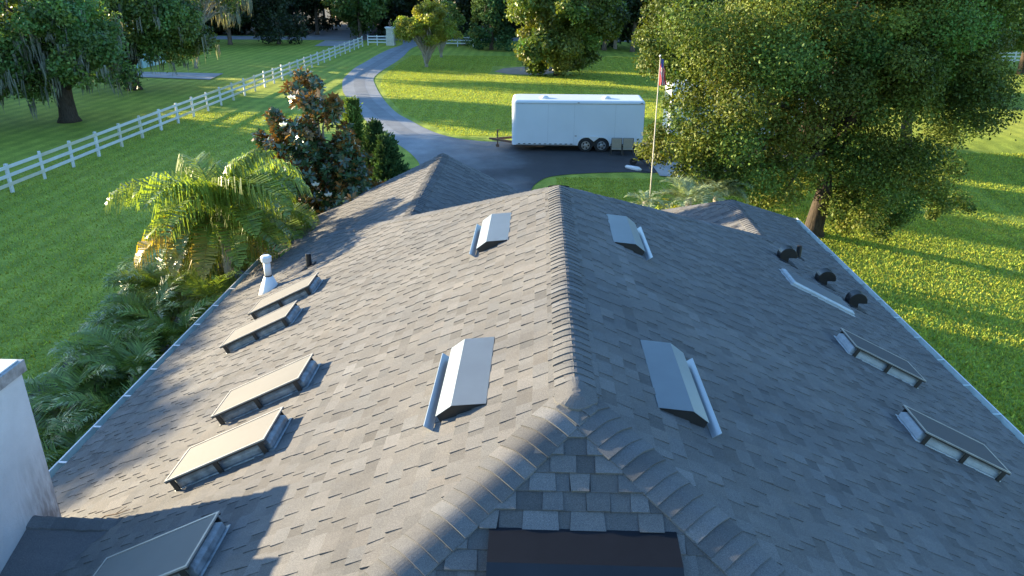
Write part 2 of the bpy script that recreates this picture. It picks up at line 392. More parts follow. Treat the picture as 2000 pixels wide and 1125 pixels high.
def caps(mb, A, B, n1, n2, seed, w=.185, expo=.118, lift=.010):
    """overlapping cap shingles from A (low end, butt edges face A) to B over the edge between planes n1 and n2"""
    r = np.random.default_rng(seed); A = np.array(A, float); B = np.array(B, float); d = B-A; L = np.linalg.norm(d); d /= L
    n1 = np.array(n1, float)/np.linalg.norm(n1); n2 = np.array(n2, float)/np.linalg.norm(n2); Nn = n1+n2; Nn /= np.linalg.norm(Nn)
    s1 = np.cross(n1, d); s1 /= np.linalg.norm(s1)
    if s1@n2 > 0: s1 = -s1
    s2 = np.cross(n2, d); s2 /= np.linalg.norm(s2)
    if s2@n1 > 0: s2 = -s2
    S = np.linspace(-1, 1, 15); t = 0; k = 0; T_ = s2-s1; cw = np.linalg.norm(T_)/2; T_ = T_/np.linalg.norm(T_); dn = -(s1@Nn); e0 = .30
    while t < L:
        e = min(expo+.02, L-t+.02); val = .108*(1+r.normal()*.11); wm = r.normal()*.012; c = (val*(.98+wm), val, val*(1.02-wm))
        j = r.normal()*.004; rows = []
        for tt, hh in ((t, -.012), (t+r.normal()*.002, lift+.009+r.normal()*.002), (t+e, lift-.006)):
            rows.append([A+d*tt+T_*(s*w*cw+j)+Nn*(-dn*w*math.sqrt(s*s+e0*e0)+dn*w*e0*.62+hh*(1-.25*abs(s)**3)) for s in S])
        m = len(S); vs = rows[0]+rows[1]+rows[2]
        fs = [(i, i+1, m+i+1, m+i) for i in range(m-1)]+[(m+i, m+i+1, 2*m+i+1, 2*m+i) for i in range(m-1)]
        q = len(vs); vs = vs+[A+d*(t+e)+s1*w-n1*.012, A+d*(t+e)+s2*w-n2*.012]
        fs += [(0, m, 2*m, q), (m-1, q+1, 3*m-1, 2*m-1)]
        mb.add(vs, fs, c); t += expo; k += 1

S5 = math.sqrt(1.25)
nL, nRt, nN, nF = (-.5, 0, 1), (.5, 0, 1), (0, -.5, 1), (0, .5, 1)
# --- main hip roof
PN, PF = (XR, T0, ZR), (XR, T1, ZR); FL = (XR-W, T1+W, ZE); FR = (XR+W, T1+W, ZE); NLc = (XR-W, T0-W, ZE); NR = (XR+W, T0-W, ZE)
dz = (0, 0, .004)
mb = MB(); LS = W*S5; k5 = 1/S5
shingles(mb, NLc, (0, 1, 0), (k5, 0, .5*k5), LS, lambda v: max(v*k5, .5), lambda v: T1-T0+2*W-v*k5, 1)
shingles(mb, NR, (0, 1, 0), (-k5, 0, .5*k5), LS, lambda v: max(v*k5, .5), lambda v: T1-T0+2*W-v*k5, 2)
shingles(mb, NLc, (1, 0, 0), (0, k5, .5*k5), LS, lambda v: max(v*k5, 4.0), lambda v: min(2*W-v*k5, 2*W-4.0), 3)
shingles(mb, FL, (1, 0, 0), (0, -k5, .5*k5), LS, lambda v: v*k5, lambda v: 2*W-v*k5, 4)
roof = mb.build('roof', M['shingle'], house); tag(roof, 'grey shingled main hip roof')
sub = MB()
sub.add([NLc, NR, FR, FL, PN, PF], [(0, 4, 5, 3), (1, 2, 5, 4), (0, 1, 4), (2, 3, 5), (0, 3, 2, 1)])
sub.build('roof_deck', M['under'], roof)
cp = MB(); caps(cp, PN, PF, nL, nRt, 11); cp.build('ridge_cap', M['shingle'], roof)
for nm, A, B, a, b, s in (('hip_cap', NLc, PN, nL, nN, 12), ('hip_cap', NR, PN, nRt, nN, 13), ('hip_cap', FL, PF, nL, nF, 14), ('hip_cap', FR, PF, nRt, nF, 15)):
    cp = MB(); A2 = np.array(A)*1.0
    if s in (12, 13): A2 = np.array(A)+(np.array(B)-np.array(A))*.35
    caps(cp, A2, B, a, b, s, lift=.016 if s < 14 else .010, w=.205); cp.build(nm, M['shingle'], roof)
# knuckle piece where hips meet the ridge
kn = MB(); c0 = np.array(PN); vs = [c0+np.array([0, .03, .030])]; nr = 5
for ring in range(1, nr+1):
    f_ = ring/nr
    for i in range(32):
        a = 2*pi*i/32; x, y = cos(a)*.17*f_, sin(a)*.18*f_+.03; rx = math.sqrt(x*x+.0025)-.05
        z = -rx*.5 if y > -abs(x) else (-math.sqrt(y*y+.0025)+.05)*.5
        vs.append(c0+np.array([x, y, z+.036-.012*f_]))
for i in range(32): vs.append(vs[1+(nr-1)*32+i]-np.array([0, 0, .05]))
kn.add(vs, [(0, 1+i, 1+(i+1) % 32) for i in range(32)]+[(1+k*32+i, 1+(k+1)*32+i, 1+(k+1)*32+(i+1) % 32, 1+k*32+(i+1) % 32) for k in range(nr) for i in range(32)], (.110, .110, .110))
kn.build('hip_knuckle', M['shingle'], roof)
# --- left rear wing (gable end away from the viewer)
xe, w2, yend = -6.35, 3.72, 20.75
xr = xe+w2; zr = ZE+w2/2
mb = MB()
shingles(mb, (xe, 13.2, ZE), (0, 1, 0), (k5, 0, .5*k5), w2*S5, lambda v: 0, lambda v: yend-13.2, 21)
shingles(mb, (xe+2*w2, 13.2, ZE), (0, 1, 0), (-k5, 0, .5*k5), w2*S5, lambda v: 0, lambda v: yend-13.2, 22)
ro = mb.build('roof', M['shingle'], house); tag(ro, 'small gabled roof behind the left hip')
sub = MB(); sub.prism([(xe, 13.2, ZE), (xr, 13.2, zr), (xe+2*w2, 13.2, ZE)], (0, yend-13.2, 0)); sub.build('roof_deck', M['under'], ro)
cp = MB(); caps(cp, (xr, 13.6, zr), (xr, yend, zr), nL, nRt, 23); cp.build('ridge_cap', M['shingle'], ro)
fb = MB(); fb.bar((xe, yend+.012, ZE-.14), (xr, yend+.012, zr-.14), .03, .18); fb.bar((xr, yend+.045, zr-.14), (xe+2*w2, yend+.045, ZE-.14), .03, .18)
fb.build('rake_board', M['white'], ro)
# --- right rear wing (hipped end)
w3, y3 = 2.42, 21.15; x3 = XR+W-w3; z3 = ZE+w3/2
mb = MB()
shingles(mb, (XR+W, 13.5, ZE), (0, 1, 0), (-k5, 0, .5*k5), w3*S5, lambda v: 4.6-v*k5, lambda v: y3-13.5-v*k5, 31)
shingles(mb, (XR+W-2*w3, 13.5, ZE), (0, 1, 0), (k5, 0, .5*k5), w3*S5, lambda v: 0, lambda v: y3-13.5-v*k5, 32)
shingles(mb, (XR+W-2*w3, y3, ZE), (1, 0, 0), (0, -k5, .5*k5), w3*S5, lambda v: v*k5, lambda v: 2*w3-v*k5, 33)
ro = mb.build('roof', M['shingle'], house); tag(ro, 'small hipped roof behind the right hip')
sub = MB(); a_ = (x3, y3-w3, z3); sub.add([(XR+W, 13.5, ZE), (XR+W-2*w3, 13.5, ZE), (XR+W-2*w3, y3, ZE), (XR+W, y3, ZE), a_, (x3, 13.5, z3)],
    [(0, 3, 4, 5), (1, 5, 4, 2), (2, 4, 3), (0, 5, 1), (0, 1, 2, 3)]); sub.build('roof_deck', M['under'], ro)
cp = MB(); caps(cp, (x3, 15.6, z3), a_, nL, nRt, 34); cp.build('ridge_cap', M['shingle'], ro)
cp = MB(); caps(cp, (XR+W, y3, ZE), a_, nRt, nF, 35); caps(cp, (XR+W-2*w3, y3, ZE), a_, nL, nF, 36); cp.build('hip_cap', M['shingle'], ro)
# --- walls
wl = MB(); wl.box((XR-W+.55, T0-W+.6, -.05), (XR+W-.55, T1+W-.6, ZE-.03)); wl.box((xe+.55, 17.0, -.05), (xe+2*w2-.5, yend-.45, ZE-.034)); wl.box((XR+W-2*w3+.5, 17.1, -.05), (XR+W-.56, y3-.5, ZE-.038))
wl.build('wall', M['beige'], house)
# --- gutters
def gutter(x, y0, y1, side, name='gutter'):
    g = MB(); z = ZE+.015; s = side
    prof = [(0, -.02), (0, -.11), (s*.085, -.11), (s*.105, -.06), (s*.12, -.055), (s*.125, -.005), (s*.118, -.005), (s*.10, -.05), (s*.078, -.103), (s*.006, -.103), (s*.006, -.02)]
    poly = [(x+a, y0, z+b) for a, b in prof]; g.prism(poly, (0, y1-y0, 0))
    g.prism([(x, y0-.003, z-.11), (x+s*.085, y0-.003, z-.11), (x+s*.122, y0-.003, z-.005), (x, y0-.003, z-.005)], (0, -.006, 0))
    g.prism([(x, y1+.003, z-.11), (x+s*.085, y1+.003, z-.11), (x+s*.122, y1+.003, z-.005), (x, y1+.003, z-.005)], (0, .006, 0))
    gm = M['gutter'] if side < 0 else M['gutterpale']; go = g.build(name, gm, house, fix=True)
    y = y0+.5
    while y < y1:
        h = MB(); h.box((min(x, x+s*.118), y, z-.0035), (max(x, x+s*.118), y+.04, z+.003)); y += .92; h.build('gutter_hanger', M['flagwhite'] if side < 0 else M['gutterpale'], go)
    h = MB(); h.box((min(x+s*.117, x+s*.137), y0, z-.012), (max(x+s*.117, x+s*.137), y1, z+.0045)); h.build('gutter_lip', M['white'], go)
    f = MB(); f.box((x-s*.004-.012, y0, z-.19), (x-s*.004+.012, y1, z-.02)); f.build('fascia', M['white'], go)
gutter(XR-W, T0-W+1, T1+W-.02, -1)
gutter(XR+W, T0-W+1, y3-.02, 1)
gutter(xe, T1+W+.15, yend-.02, -1)
g = MB(); z = ZE+.015
g.prism([(XR-W+.0, T1+W, z-.11), (XR-W, T1+W+.085, z-.11), (XR-W, T1+W+.12, z-.005), (XR-W, T1+W+.10, z-.005), (XR-W, T1+W+.07, z-.10), (XR-W, T1+W, z-.10)], (.55, 0, 0)); g.build('gutter', M['gutter'], house, fix=True)
ds = MB(); ds.box((XR+W-.09, y3+.03, .1), (XR+W+.01, y3+.11, ZE-.1)); ds.build('downspout', M['white'], house)

# --- frames on the slopes
def frame_of(side, x, y):
    """local axes on a slope: a along the eave (+Y), b up the slope, n out of the roof"""
    if side == 'L': n = np.array([-.5, 0, 1])/S5; b = np.array([1, 0, .5])/S5; a = np.array([0, 1., 0]); z = ZR+.5*(x-XR)
    elif side == 'R': n = np.array([.5, 0, 1])/S5; b = np.array([-1, 0, .5])/S5; a = np.array([0, 1., 0]); z = ZR-.5*(x-XR)
    else: n = np.array([0, -.5, 1])/S5; b = np.array([0, 1, .5])/S5; a = np.array([1., 0, 0]); z = ZR+.5*(y-T0)
    return np.array([x, y, z]), a, b, n
def lb(mb, fr, a0, a1, b0, b1, n0, n1, c=(1, 1, 1)):
    o, a, b, n = fr; vs = [o+a*x+b*y+n*z for z in (n0, n1) for x, y in ((a0, b0), (a1, b0), (a1, b1), (a0, b1))]
    mb.add(vs, [(0, 3, 2, 1), (4, 5, 6, 7), (0, 1, 5, 4), (1, 2, 6, 5), (2, 3, 7, 6), (3, 0, 4, 7)], c)
def skylight(side, x, y, label, screened=True, dark=False, wa=.62, lbn=1.25):
    """x, y: plan position of the lower near corner of the raised screen"""
    fr = frame_of(side, x, y); o, a, b, n = fr
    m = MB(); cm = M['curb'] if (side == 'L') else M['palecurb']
    ins = .045 if screened else 0
    # flashing skirt, curb, rounded frame
    hs = 1.0 if screened else .62
    lb(m, fr, ins-.03, wa-ins+.03, ins-.03, lbn-ins+.07, .002, .020); lb(m, fr, ins, wa-ins, ins, lbn-ins+.04, .0205, .085*hs)
    q_ = [[o+a*x_+b*y_+n*z_ for x_, y_ in ((ins+d_, ins+d_), (wa-ins-d_, ins+d_), (wa-ins-d_, lbn-ins+.04-d_), (ins+d_, lbn-ins+.04-d_))] for d_, z_ in ((.0, .0855*hs), (.035, .125*hs))]
    m.add(q_[0]+q_[1], [(4, 5, 6, 7), (0, 1, 5, 4), (1, 2, 6, 5), (2, 3, 7, 6), (3, 0, 4, 7)])
    sk = m.build('skylight', cm, house, bevel=.008); tag(sk, label)
    gl = MB(); lb(gl, fr, ins+.055, wa-ins-.055, ins+.055, lbn-ins-.02, .1245*hs, .131*hs); gl.build('glass', M['glass'] if screened else M['screenglass'], sk)
    if screened:
        ht = .155; t = .022
        f = MB(); [lb(f, fr, *q, ht, ht+.016) for q in ((0, wa, 0, t), (0, wa, lbn-t, lbn), (0, t, t, lbn-t), (wa-t, wa, t, lbn-t))]
        f.build('screen_frame', M['bronze'], sk)
        for aa in (0.0, wa-.016):
            for bb in (.05, lbn*.5-.03, lbn-.10):
                l = MB(); lb(l, fr, aa+.001, aa+.015, bb, bb+.055, .021 if False else .004, ht-.019); l.build('screen_leg', M['leg'], sk)
            l = MB(); lb(l, fr, aa+.002, aa+.014, .004, lbn-.004, ht-.018, ht-.001); l.build('side_bar', M['leg'], sk)
        s = MB(); lb(s, fr, t+.004, wa-t-.004, t+.004, lbn-t-.004, ht+.003, ht+.010); s.build('sun_screen', M['shadescreen'] if dark else M['screen'], sk)
M['screenglass'] = simple("hazy_skylight", (.125, .135, .155), .3, spec=.6, var=.05)
skylight('L', -4.90, 11.76, 'screened skylight beside the white flue, farthest up the left slope')
skylight('L', -4.90, 10.51, 'screened skylight just in front of the farthest left one')
skylight('L', -3.78, 7.63, 'sunlit screened skylight in the middle of the left slope')
skylight('L', -3.75, 6.36, 'sunlit screened skylight just above the chimney shadow')
skylight('L', -3.77, 4.60, 'shaded screened skylight beside the chimney in the near left corner', wa=.67)
skylight('R', 5.70, 12.61, 'low unscreened skylight with pale frame between the black roof vents', screened=False, wa=.70, lbn=1.28)
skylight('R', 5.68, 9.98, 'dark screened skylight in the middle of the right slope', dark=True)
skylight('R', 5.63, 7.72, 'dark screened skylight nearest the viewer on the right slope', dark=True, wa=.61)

def hood(side, x, y, L=1.27, label=None, mat='metal'):
    """off-ridge vent hood; x, y = uphill near corner on the roof"""
    o, a, b, n = frame_of(side, x, y); P = lambda aa, q, h: o+a*aa-b*q+n*h
    m = MB(); t = .004
    pr = [(0, .014), (.28, .12), (.45, .085)]
    for (q0, h0), (q1, h1) in zip(pr[:-1], pr[1:]):
        m.add([P(0, q0, h0), P(L, q0, h0), P(L, q1, h1), P(0, q1, h1), P(0, q0, h0-t), P(L, q0, h0-t), P(L, q1, h1-t), P(0, q1, h1-t)],
              [(0, 1, 2, 3), (7, 6, 5, 4), (0, 4, 5, 1), (2, 6, 7, 3), (0, 3, 7, 4), (1, 5, 6, 2)])
        ho = m.build('roof_vent', M[mat], house, fix=True); tag(ho, label)
    e = MB()
    for aa in (.012, L-.012):
        e.add([P(aa-.004, .01, .006), P(aa-.004, .278, .114), P(aa-.004, .442, .080), P(aa-.004, .442, .006), P(aa+.004, .01, .006), P(aa+.004, .278, .114), P(aa+.004, .442, .080), P(aa+.004, .442, .006)],
              [(0, 1, 2, 3), (7, 6, 5, 4), (0, 4, 5, 1), (1, 5, 6, 2), (2, 6, 7, 3), (3, 7, 4, 0)])
    e.add([P(.01, .42, .012), P(L-.01, .42, .012), P(L-.01, .42, .084), P(.01, .42, .084)], [(0, 1, 2, 3)])
    e.build('vent_opening', M['black'], ho)
    d = MB(); d.add([P(-.09, .50, .012), P(L-.03, .50, .012), P(L-.03, .545, .088), P(-.09, .545, .088), P(-.09, .506, .012), P(L-.03, .506, .012), P(L-.03, .551, .088), P(-.09, .551, .088)],
              [(0, 1, 2, 3), (7, 6, 5, 4), (0, 4, 5, 1), (1, 5, 6, 2), (2, 6, 7, 3), (3, 7, 4, 0)])
    d.build('wind_baffle', M['metal'], ho)
hood('L', -.40, 5.52, label='sheet metal roof vent near the front end of the ridge, left side')
hood('L', -.385, 9.74, label='sheet metal roof vent near the far end of the ridge, left side')
hood('R', 1.03, 5.50, label='sheet metal roof vent near the front end of the ridge, right side')
hood('R', 1.03, 9.72, label='sheet metal roof vent near the far end of the ridge, right side')
hood('N', -.29, 4.13, L=1.26, label='sheet metal roof vent on the small front hip, coloured dark for its sky reflection', mat='darkmetal')

def on_roof(side, x, y): return frame_of(side, x, y)[0]
# white flue
p = on_roof('L', -5.25, 13.65); fm = MB()
fl_ = MB(); q0 = p+np.array([0, 0, -.10]); fl_.tube([q0, q0+(0, 0, .12), q0+(0, 0, .38)], [.23, .19, .085], 20); fo = fl_.build('flue_pipe', M['white'], house, smooth=True); tag(fo, 'white round flue with conical flashing near the left eave')
f2 = MB(); f2.tube([p+(0, 0, .26), p+(0, 0, .60)], .068, 20); f2.build('pipe', M['white'], fo, smooth=True)
f3 = MB(); f3.tube([p+(0, 0, .57), p+(0, 0, .59), p+(0, 0, .68), p+(0, 0, .71)], [.075, .10, .105, .07], 20); f3.build('cap', M['white'], fo)
f4 = MB(); f4.tube([p+(0, 0, .285), p+(0, 0, .305)], .078, 20); f4.build('collar', M['black'], fo)
for side, x, y, h, lab in (('L', -4.52, 13.97, .27, 'short black vent pipe on the left slope'), ('R', 5.62, 15.55, .27, 'short black vent pipe beside the rounded vents')):
    p = on_roof(side, x, y); m = MB(); m.tube([p-(0, 0, .05), p+(0, 0, h)], .055, 18); m.tube([p+(0, 0, h+.001), p+(0, 0, h+.008)], .044, 18)
    vo = m.build('vent_pipe', M['black'], house); tag(vo, lab)
    fr = frame_of(side, x, y); b2 = MB(); lb(b2, fr, -.13, .13, -.13, .13, .012, .02); b2.build('flashing', M['darkmetal'], vo)
def gooseneck(x, y, lab):
    p = on_roof('R', x, y); m = MB(); R_ = .175; c = p+np.array([-.02, 0, .15]); t = .20
    arc = [(R_*cos(a), R_*sin(a)) for a in np.linspace(RD(-12), RD(205), 22)]
    poly = arc+[(-.13, -.13), (.0, -.30), (.015, -.03)]
    m.prism([c+np.array([u_, -t/2, v_]) for u_, v_ in poly], (0, t, 0)); o = m.build('exhaust_vent', M['blackmetal'], house, bevel=.006, fix=True); tag(o, lab)
    fr = frame_of('R', x-.02, y); b2 = MB(); lb(b2, fr, -.2, .2, -.2, .22, .012, .02); b2.build('flashing', M['darkmetal'], o)
M['blackmetal'] = simple("black_gloss_metal", (.008, .008, .009), .33, spec=.5)
gooseneck(5.02, 14.45, 'rounded black exhaust vent highest up the right slope'); gooseneck(5.72, 14.12, 'rounded black exhaust vent above the pale skylight'); gooseneck(6.12, 13.5, 'rounded black exhaust vent nearest the right gutter')

# chimney with cap and cricket
cx1, cy0, cy1 = -5.26, 4.72, 6.67
ch = MB(); ch.box((cx1-1.05, cy0, ZE-.3), (cx1, cy1, 5.50)); cho = ch.build('chimney', M['stucco'], house); tag(cho, 'white stucco chimney at the left edge')
c2 = MB(); c2.box((cx1-1.09, cy0-.04, 5.50), (cx1+.04, cy1+.04, 5.63)); c2.build('chimney_cap', M['curb'], cho, bevel=.006)
c3 = MB(); c3.box((cx1-1.05, cy0, 5.631), (cx1, cy1, 5.645)); c3.build('cap_top', M['white'], cho)
c4 = MB(); c4.box((cx1-.85, 5.0, 5.64), (cx1-.2, 5.85, 5.86)); c4.build('flue_cover', M['metal'], cho)
zc = 3.98; yc = 6.28; xm = XR-(ZR-zc)*2
ck = MB(); z0 = ZR+.5*(cx1-XR)+.012
A0, A1 = np.array([cx1+.003, yc, zc]), np.array([xm+.05, yc, zc]); B0 = np.array([cx1+.003, 4.75, z0-.02]); C0 = np.array([cx1+.003, cy1, z0-.01])
ck.add([A0, A1, B0, C0, A1+np.array([.0, -.02, -.02])], [(0, 2, 1), (0, 1, 3)], (.11, .11, .115)); cko = ck.build('cricket', M['shingle'], cho)
cc = MB(); nA = np.cross(A1-A0, B0-A0); nA = nA if nA[2] > 0 else -nA; nB = np.cross(A1-A0, C0-A0); nB = nB if nB[2] > 0 else -nB
caps(cc, A0, A1, nA, nB, 50, w=.15, expo=.13); cc.build('cricket_cap', M['shingle'], cho)
fs_ = MB(); fs_.box((cx1+.001, cy1-.35, z0-.02), (cx1+.012, cy1+.01, z0+.10)); fs_.build('flashing', M['darkmetal'], cho)

tw = MB(); q1 = on_roof('L', -4.75, 6.42)+np.array([0, 0, .03]); tw.tube([q1, q1+np.array([.16, .02, .10]), q1+np.array([.32, -.03, .17]), q1+np.array([.5, -.06, .26])], [.006, .008, .007, .004], 6)
tw.tube([q1+np.array([.30, -.02, .16]), q1+np.array([.40, .05, .21])], [.005, .003], 5)
tag(tw.build('twig', M['pine']), 'thin dark twig lying on the roof above the chimney cricket', 'twig')

# ------------------------------------------------------------------ fence and gate
def put_board(mb, p, q, w=.03, h=.14, c=(1, 1, 1)): mb.bar(p, q, w, h, c=c)
fx, sp = -23.8, 2.437
fy = [32.64+sp*i for i in range(-7, 31)]
fence = empty('rail_fence', (fx, fy[0], 0), 'long white three-rail board fence running from the left edge to the gate', 'fence')
rr = random.Random(4)
def post(x, y, h, parent, c=(1, 1, 1), lean=0):
    m = MB(); m.bar((x, y, -.05), (x+lean, y+rr.uniform(-.01, .01), h), .13, .13, c=c); return m.build('post', M['fencewhite'], parent, bevel=.01)
for i, y in enumerate(fy):
    c = (1, 1, 1) if rr.random() > .2 else (.86, .82, .68)
    post(fx, y, 1.33+rr.uniform(-.02, .03), fence, c, rr.uniform(-.03, .03))
for i in range(0, len(fy)-1):
    if i % 2 == 0:
        j = min(i+2, len(fy)-1)
        for zz in (.42, .80, 1.18):
            m = MB(); c = (1, 1, 1) if rr.random() > .18 else (.9, .85, .68)
            m.bar((fx+.082, fy[i]-.0, zz+rr.uniform(-.01, .01)), (fx+.082, fy[j]-.006, zz+rr.uniform(-.01, .01)), .032, .145, c=c); m.build('rail', M['fencewhite'], fence)
def short_fence(x0, x1, y, n, label):
    f = empty('rail_fence', (x0, y, 0), label, 'fence')
    for k in range(n+1): post(x0+(x1-x0)*k/n, y, 1.35, f)
    for zz in (.42, .80, 1.18):
        m = MB(); m.bar((x0, y-.082, zz), (x1, y-.082, zz), .032, .145); m.build('rail', M['fencewhite'], f)
short_fence(fx+.35, -20.9, 107.6, 2, 'short white board fence joining the corner to the cream gate pillar')
short_fence(-13.2, -9.0, 106.6, 2, 'short white board fence right of the driveway behind the small tree')
short_fence(48, 62, 89.5, 6, 'white board fence far off at the right edge behind the trees')
short_fence(62, 76, 127, 6, 'most distant white board fence at the upper right edge')
pl = empty('gate_pillar', (-20.35, 107.9, 0), 'cream gate pillar with moulded cap and urn at the end of the driveway', 'pillar')
m = MB(); m.box((-20.85, 107.4, -.05), (-19.85, 108.4, 2.15)); m.build('shaft', M['cream'], pl, bevel=.02)
m = MB(); m.box((-20.92, 107.33, -.04), (-19.78, 108.47, .22)); m.build('plinth', M['cream'], pl, bevel=.01)
m = MB(); m.box((-20.93, 107.32, 2.151), (-19.77, 108.48, 2.27)); m.box((-21.0, 107.25, 2.27), (-19.7, 108.55, 2.40)); m.build('cap', M['white'], pl, bevel=.02)
m = MB(); c = np.array([-20.35, 107.9, 2.4]); m.tube([c, c+(0, 0, .06), c+(0, 0, .16), c+(0, 0, .3), c+(0, 0, .5), c+(0, 0, .56)], [.16, .07, .07, .2, .24, .26], 14); m.tube([c+(0, 0, .56), c+(0, 0, .75), c+(0, 0, .86)], [.12, .1, .02], 10); m.build('urn', M['rust'], pl, smooth=True)
mbx = empty('mailbox', (-19.2, 112.5, 0), 'grey round-topped mailbox beside the gate pillar', 'mailbox')
m = MB(); m.box((-19.27, 112.43, -.05), (-19.13, 112.57, 1.1)); m.build('post', M['pine'], mbx)
m = MB(); pts = [(-.28*cos(a), .28*sin(a)) for a in np.linspace(0, pi, 12)]+[(.28, -.75), (-.28, -.75)]
m.prism([(-19.2+x_, 112.2, 1.85+z_) for x_, z_ in pts], (0, .7, 0)); m.build('box', M['curb'], mbx, fix=True)

# ------------------------------------------------------------------ trailer
TX0, TX1, TY0, TY1, TZ0, TZ1 = -1.5, 5.78, 42.3, 44.7, .36, 2.83
tr = empty('enclosed_trailer', (2.1, 43.5, 0), 'long white enclosed cargo trailer parked side-on on the asphalt', 'trailer')
def rrect(x0, x1, y0, y1, rl, rr_, n=5):
    o = []
    for cx, cy, a0, r in ((x0+rl, y0+rl, pi, rl), (x1-rr_, y0+rr_, 1.5*pi, rr_), (x1-rr_, y1-rr_, 0, rr_), (x0+rl, y1-rl, .5*pi, rl)):
        for k in range(n+1): a = a0+.5*pi*k/n; o.append((cx+r*cos(a), cy+r*sin(a)))
    return o
m = MB(); rings = []
for ins, z in ((0, TZ0), (0, TZ1-.12), (.02, TZ1-.06), (.06, TZ1-.02), (.14, TZ1)):
    rings.append([(x_, y_, z) for x_, y_ in rrect(TX0+ins, TX1-ins, TY0+ins, TY1-ins, .30, .05)])
nn = len(rings[0]); vs = sum(rings, []); fs = [(i*nn+k, i*nn+(k+1) % nn, (i+1)*nn+(k+1) % nn, (i+1)*nn+k) for i in range(4) for k in range(nn)]+[tuple(4*nn+k for k in range(nn)), tuple(range(nn-1, -1, -1))]
m.add(vs, fs); body = m.build('body', M['trailer'], tr)
m = MB()
for xx in (.5, 1.95, 4.2): m.box((xx, TY0-.003, TZ0+.1), (xx+.006, TY0+.01, TZ1-.2))
m.build('panel_seam', M['curb'], body)
m = MB(); m.box((TX0+.25, TY0-.012, TZ1-.20), (TX1-.02, TY0+.01, TZ1-.165)); m.box((TX0+.25, TY0-.010, TZ0-.0), (2.05, TY0+.01, TZ0+.05)); m.box((4.15, TY0-.010, TZ0), (TX1-.02, TY0+.01, TZ0+.05)); m.build('trim_rail', M['steel'], body)
m = MB(); x_ = TX0+.35
while x_ < TX1-.2:
    if not 2.0 < x_ < 4.1: m.box((x_, TY0-.016, TZ0+.06), (x_+.13, TY0+.004, TZ0+.10))
    x_ += .29
m.build('side_slot', M['black'], body)
for xx, zz in ((2.1, TZ1-.14), (5.55, TZ1-.14), (2.0, TZ0+.52), (5.45, TZ0+.36)):
    m = MB(); m.box((xx, TY0-.03, zz), (xx+.11, TY0-.001, zz+.035)); m.build('marker_light', M['rust'], body)
for xx in (.28, 3.72):
    m = MB(); c = np.array([xx, 43.1, TZ1]); m.tube([c, c+(0, 0, .05), c+(0, 0, .11), c+(0, 0, .13)], [.26, .25, .16, .04], 16); m.build('roof_vent', M['white'], tr, smooth=True)
W1, W2, WR = 2.62, 3.50, .385
# wheel arch: dark well and white fender over the two wheels
def arch(r): 
    pts = [(W1+r*cos(a), WR+r*sin(a)) for a in np.linspace(pi, .5*pi, 8)]; pts += [(W2+r*cos(a), WR+r*sin(a)) for a in np.linspace(.5*pi, 0, 8)]; return pts
m = MB(); m.prism([(x_, TY0-.005, z_) for x_, z_ in arch(.46)]+[(W2+.46, TY0-.005, TZ0-.02), (W1-.46, TY0-.005, TZ0-.02)], (0, .004, 0)); m.build('wheel_well', M['black'], tr)
m = MB(); a1, a2 = arch(.50), arch(.44)
for i in range(len(a1)-1):
    vs = [(a1[i][0], TY0-.10, a1[i][1]), (a1[i+1][0], TY0-.10, a1[i+1][1]), (a2[i+1][0], TY0-.10, a2[i+1][1]), (a2[i][0], TY0-.10, a2[i][1])]
    vs += [(x_, TY0-.001, z_) for x_, _, z_ in vs]; m.add(vs, [(0, 1, 2, 3), (0, 4, 5, 1), (3, 2, 6, 7), (7, 6, 5, 4)])
m.add([(W1+.15, TY0-.09, WR+.44), (W2-.15, TY0-.09, WR+.44), (.5*(W1+W2), TY0-.09, WR+.22)], [(0, 1, 2)])
m.build('fender', M['white'], tr, fix=True)
for xx in (W1, W2):
    wm_ = MB(); y0 = TY0-.06; c = np.array([xx, y0, WR])
    wm_.tube([c, c+(0, .03, 0), c+(0, .2, 0), c+(0, .24, 0)], [WR*.86, WR, WR, WR*.86], 28); wh = wm_.build('wheel', M['rubber'], tr)
    m = MB(); m.tube([c+(0, -.012, 0), c+(0, .002, 0)], [WR*.60, WR*.62], 24); m.build('rim', M['steel'] if xx == W1 else M['curb'], wh)
    m = MB()
    for k in range(5):
        a = 2*pi*k/5; m.tube([c+(WR*.4*cos(a), -.016, WR*.4*sin(a)), c+(WR*.4*cos(a), -.011, WR*.4*sin(a))], .05, 8)
    m.build('rim_hole', M['black'], wh)
    m = MB(); m.tube([c+(0, -.06, 0), c+(0, -.05, 0), c+(0, -.01, 0)], [.05, .085, .095], 12); m.build('hub', M['steel'], wh)
for xx in (W1, W2):
    m = MB(); c = np.array([xx, TY1-.2, WR]); m.tube([c, c+(0, .24, 0)], WR, 24); m.build('wheel', M['rubber'], tr)
m = MB(); m.bar((TX0+.1, TY0+.5, .42), (TX0-1.15, 43.5, .44), .09, .12); m.bar((TX0+.1, TY1-.5, .42), (TX0-1.15, 43.5, .44), .09, .12); m.bar((TX0-.9, 43.5, .45), (TX0-1.35, 43.5, .47), .12, .1); m.build('tongue', M['rust'], tr)
m = MB(); m.bar((TX0-.85, 43.4, .1), (TX0-.85, 43.4, 1.0), .07, .07); m.tube([(TX0-.85, 43.34, .1), (TX0-.85, 43.46, .1)], .1, 12); m.bar((TX0-.85, 43.4, .98), (TX0-.66, 43.4, 1.02), .03, .03); m.build('jack', M['rust'], tr)
m = MB(); m.box((TX0+.1, TY0+.3, TZ0-.1), (TX1-.1, TY0+.4, TZ0-.001)); m.box((TX0+.1, TY1-.4, TZ0-.1), (TX1-.1, TY1-.3, TZ0-.001)); m.build('chassis', M['rubber'], tr)
m = MB(); m.bar((TX1-.02, TY0+.07, TZ0), (TX1-.02, TY0+.07, TZ1-.15), .05, .06); m.build('rear_post', M['darkmetal'], tr)

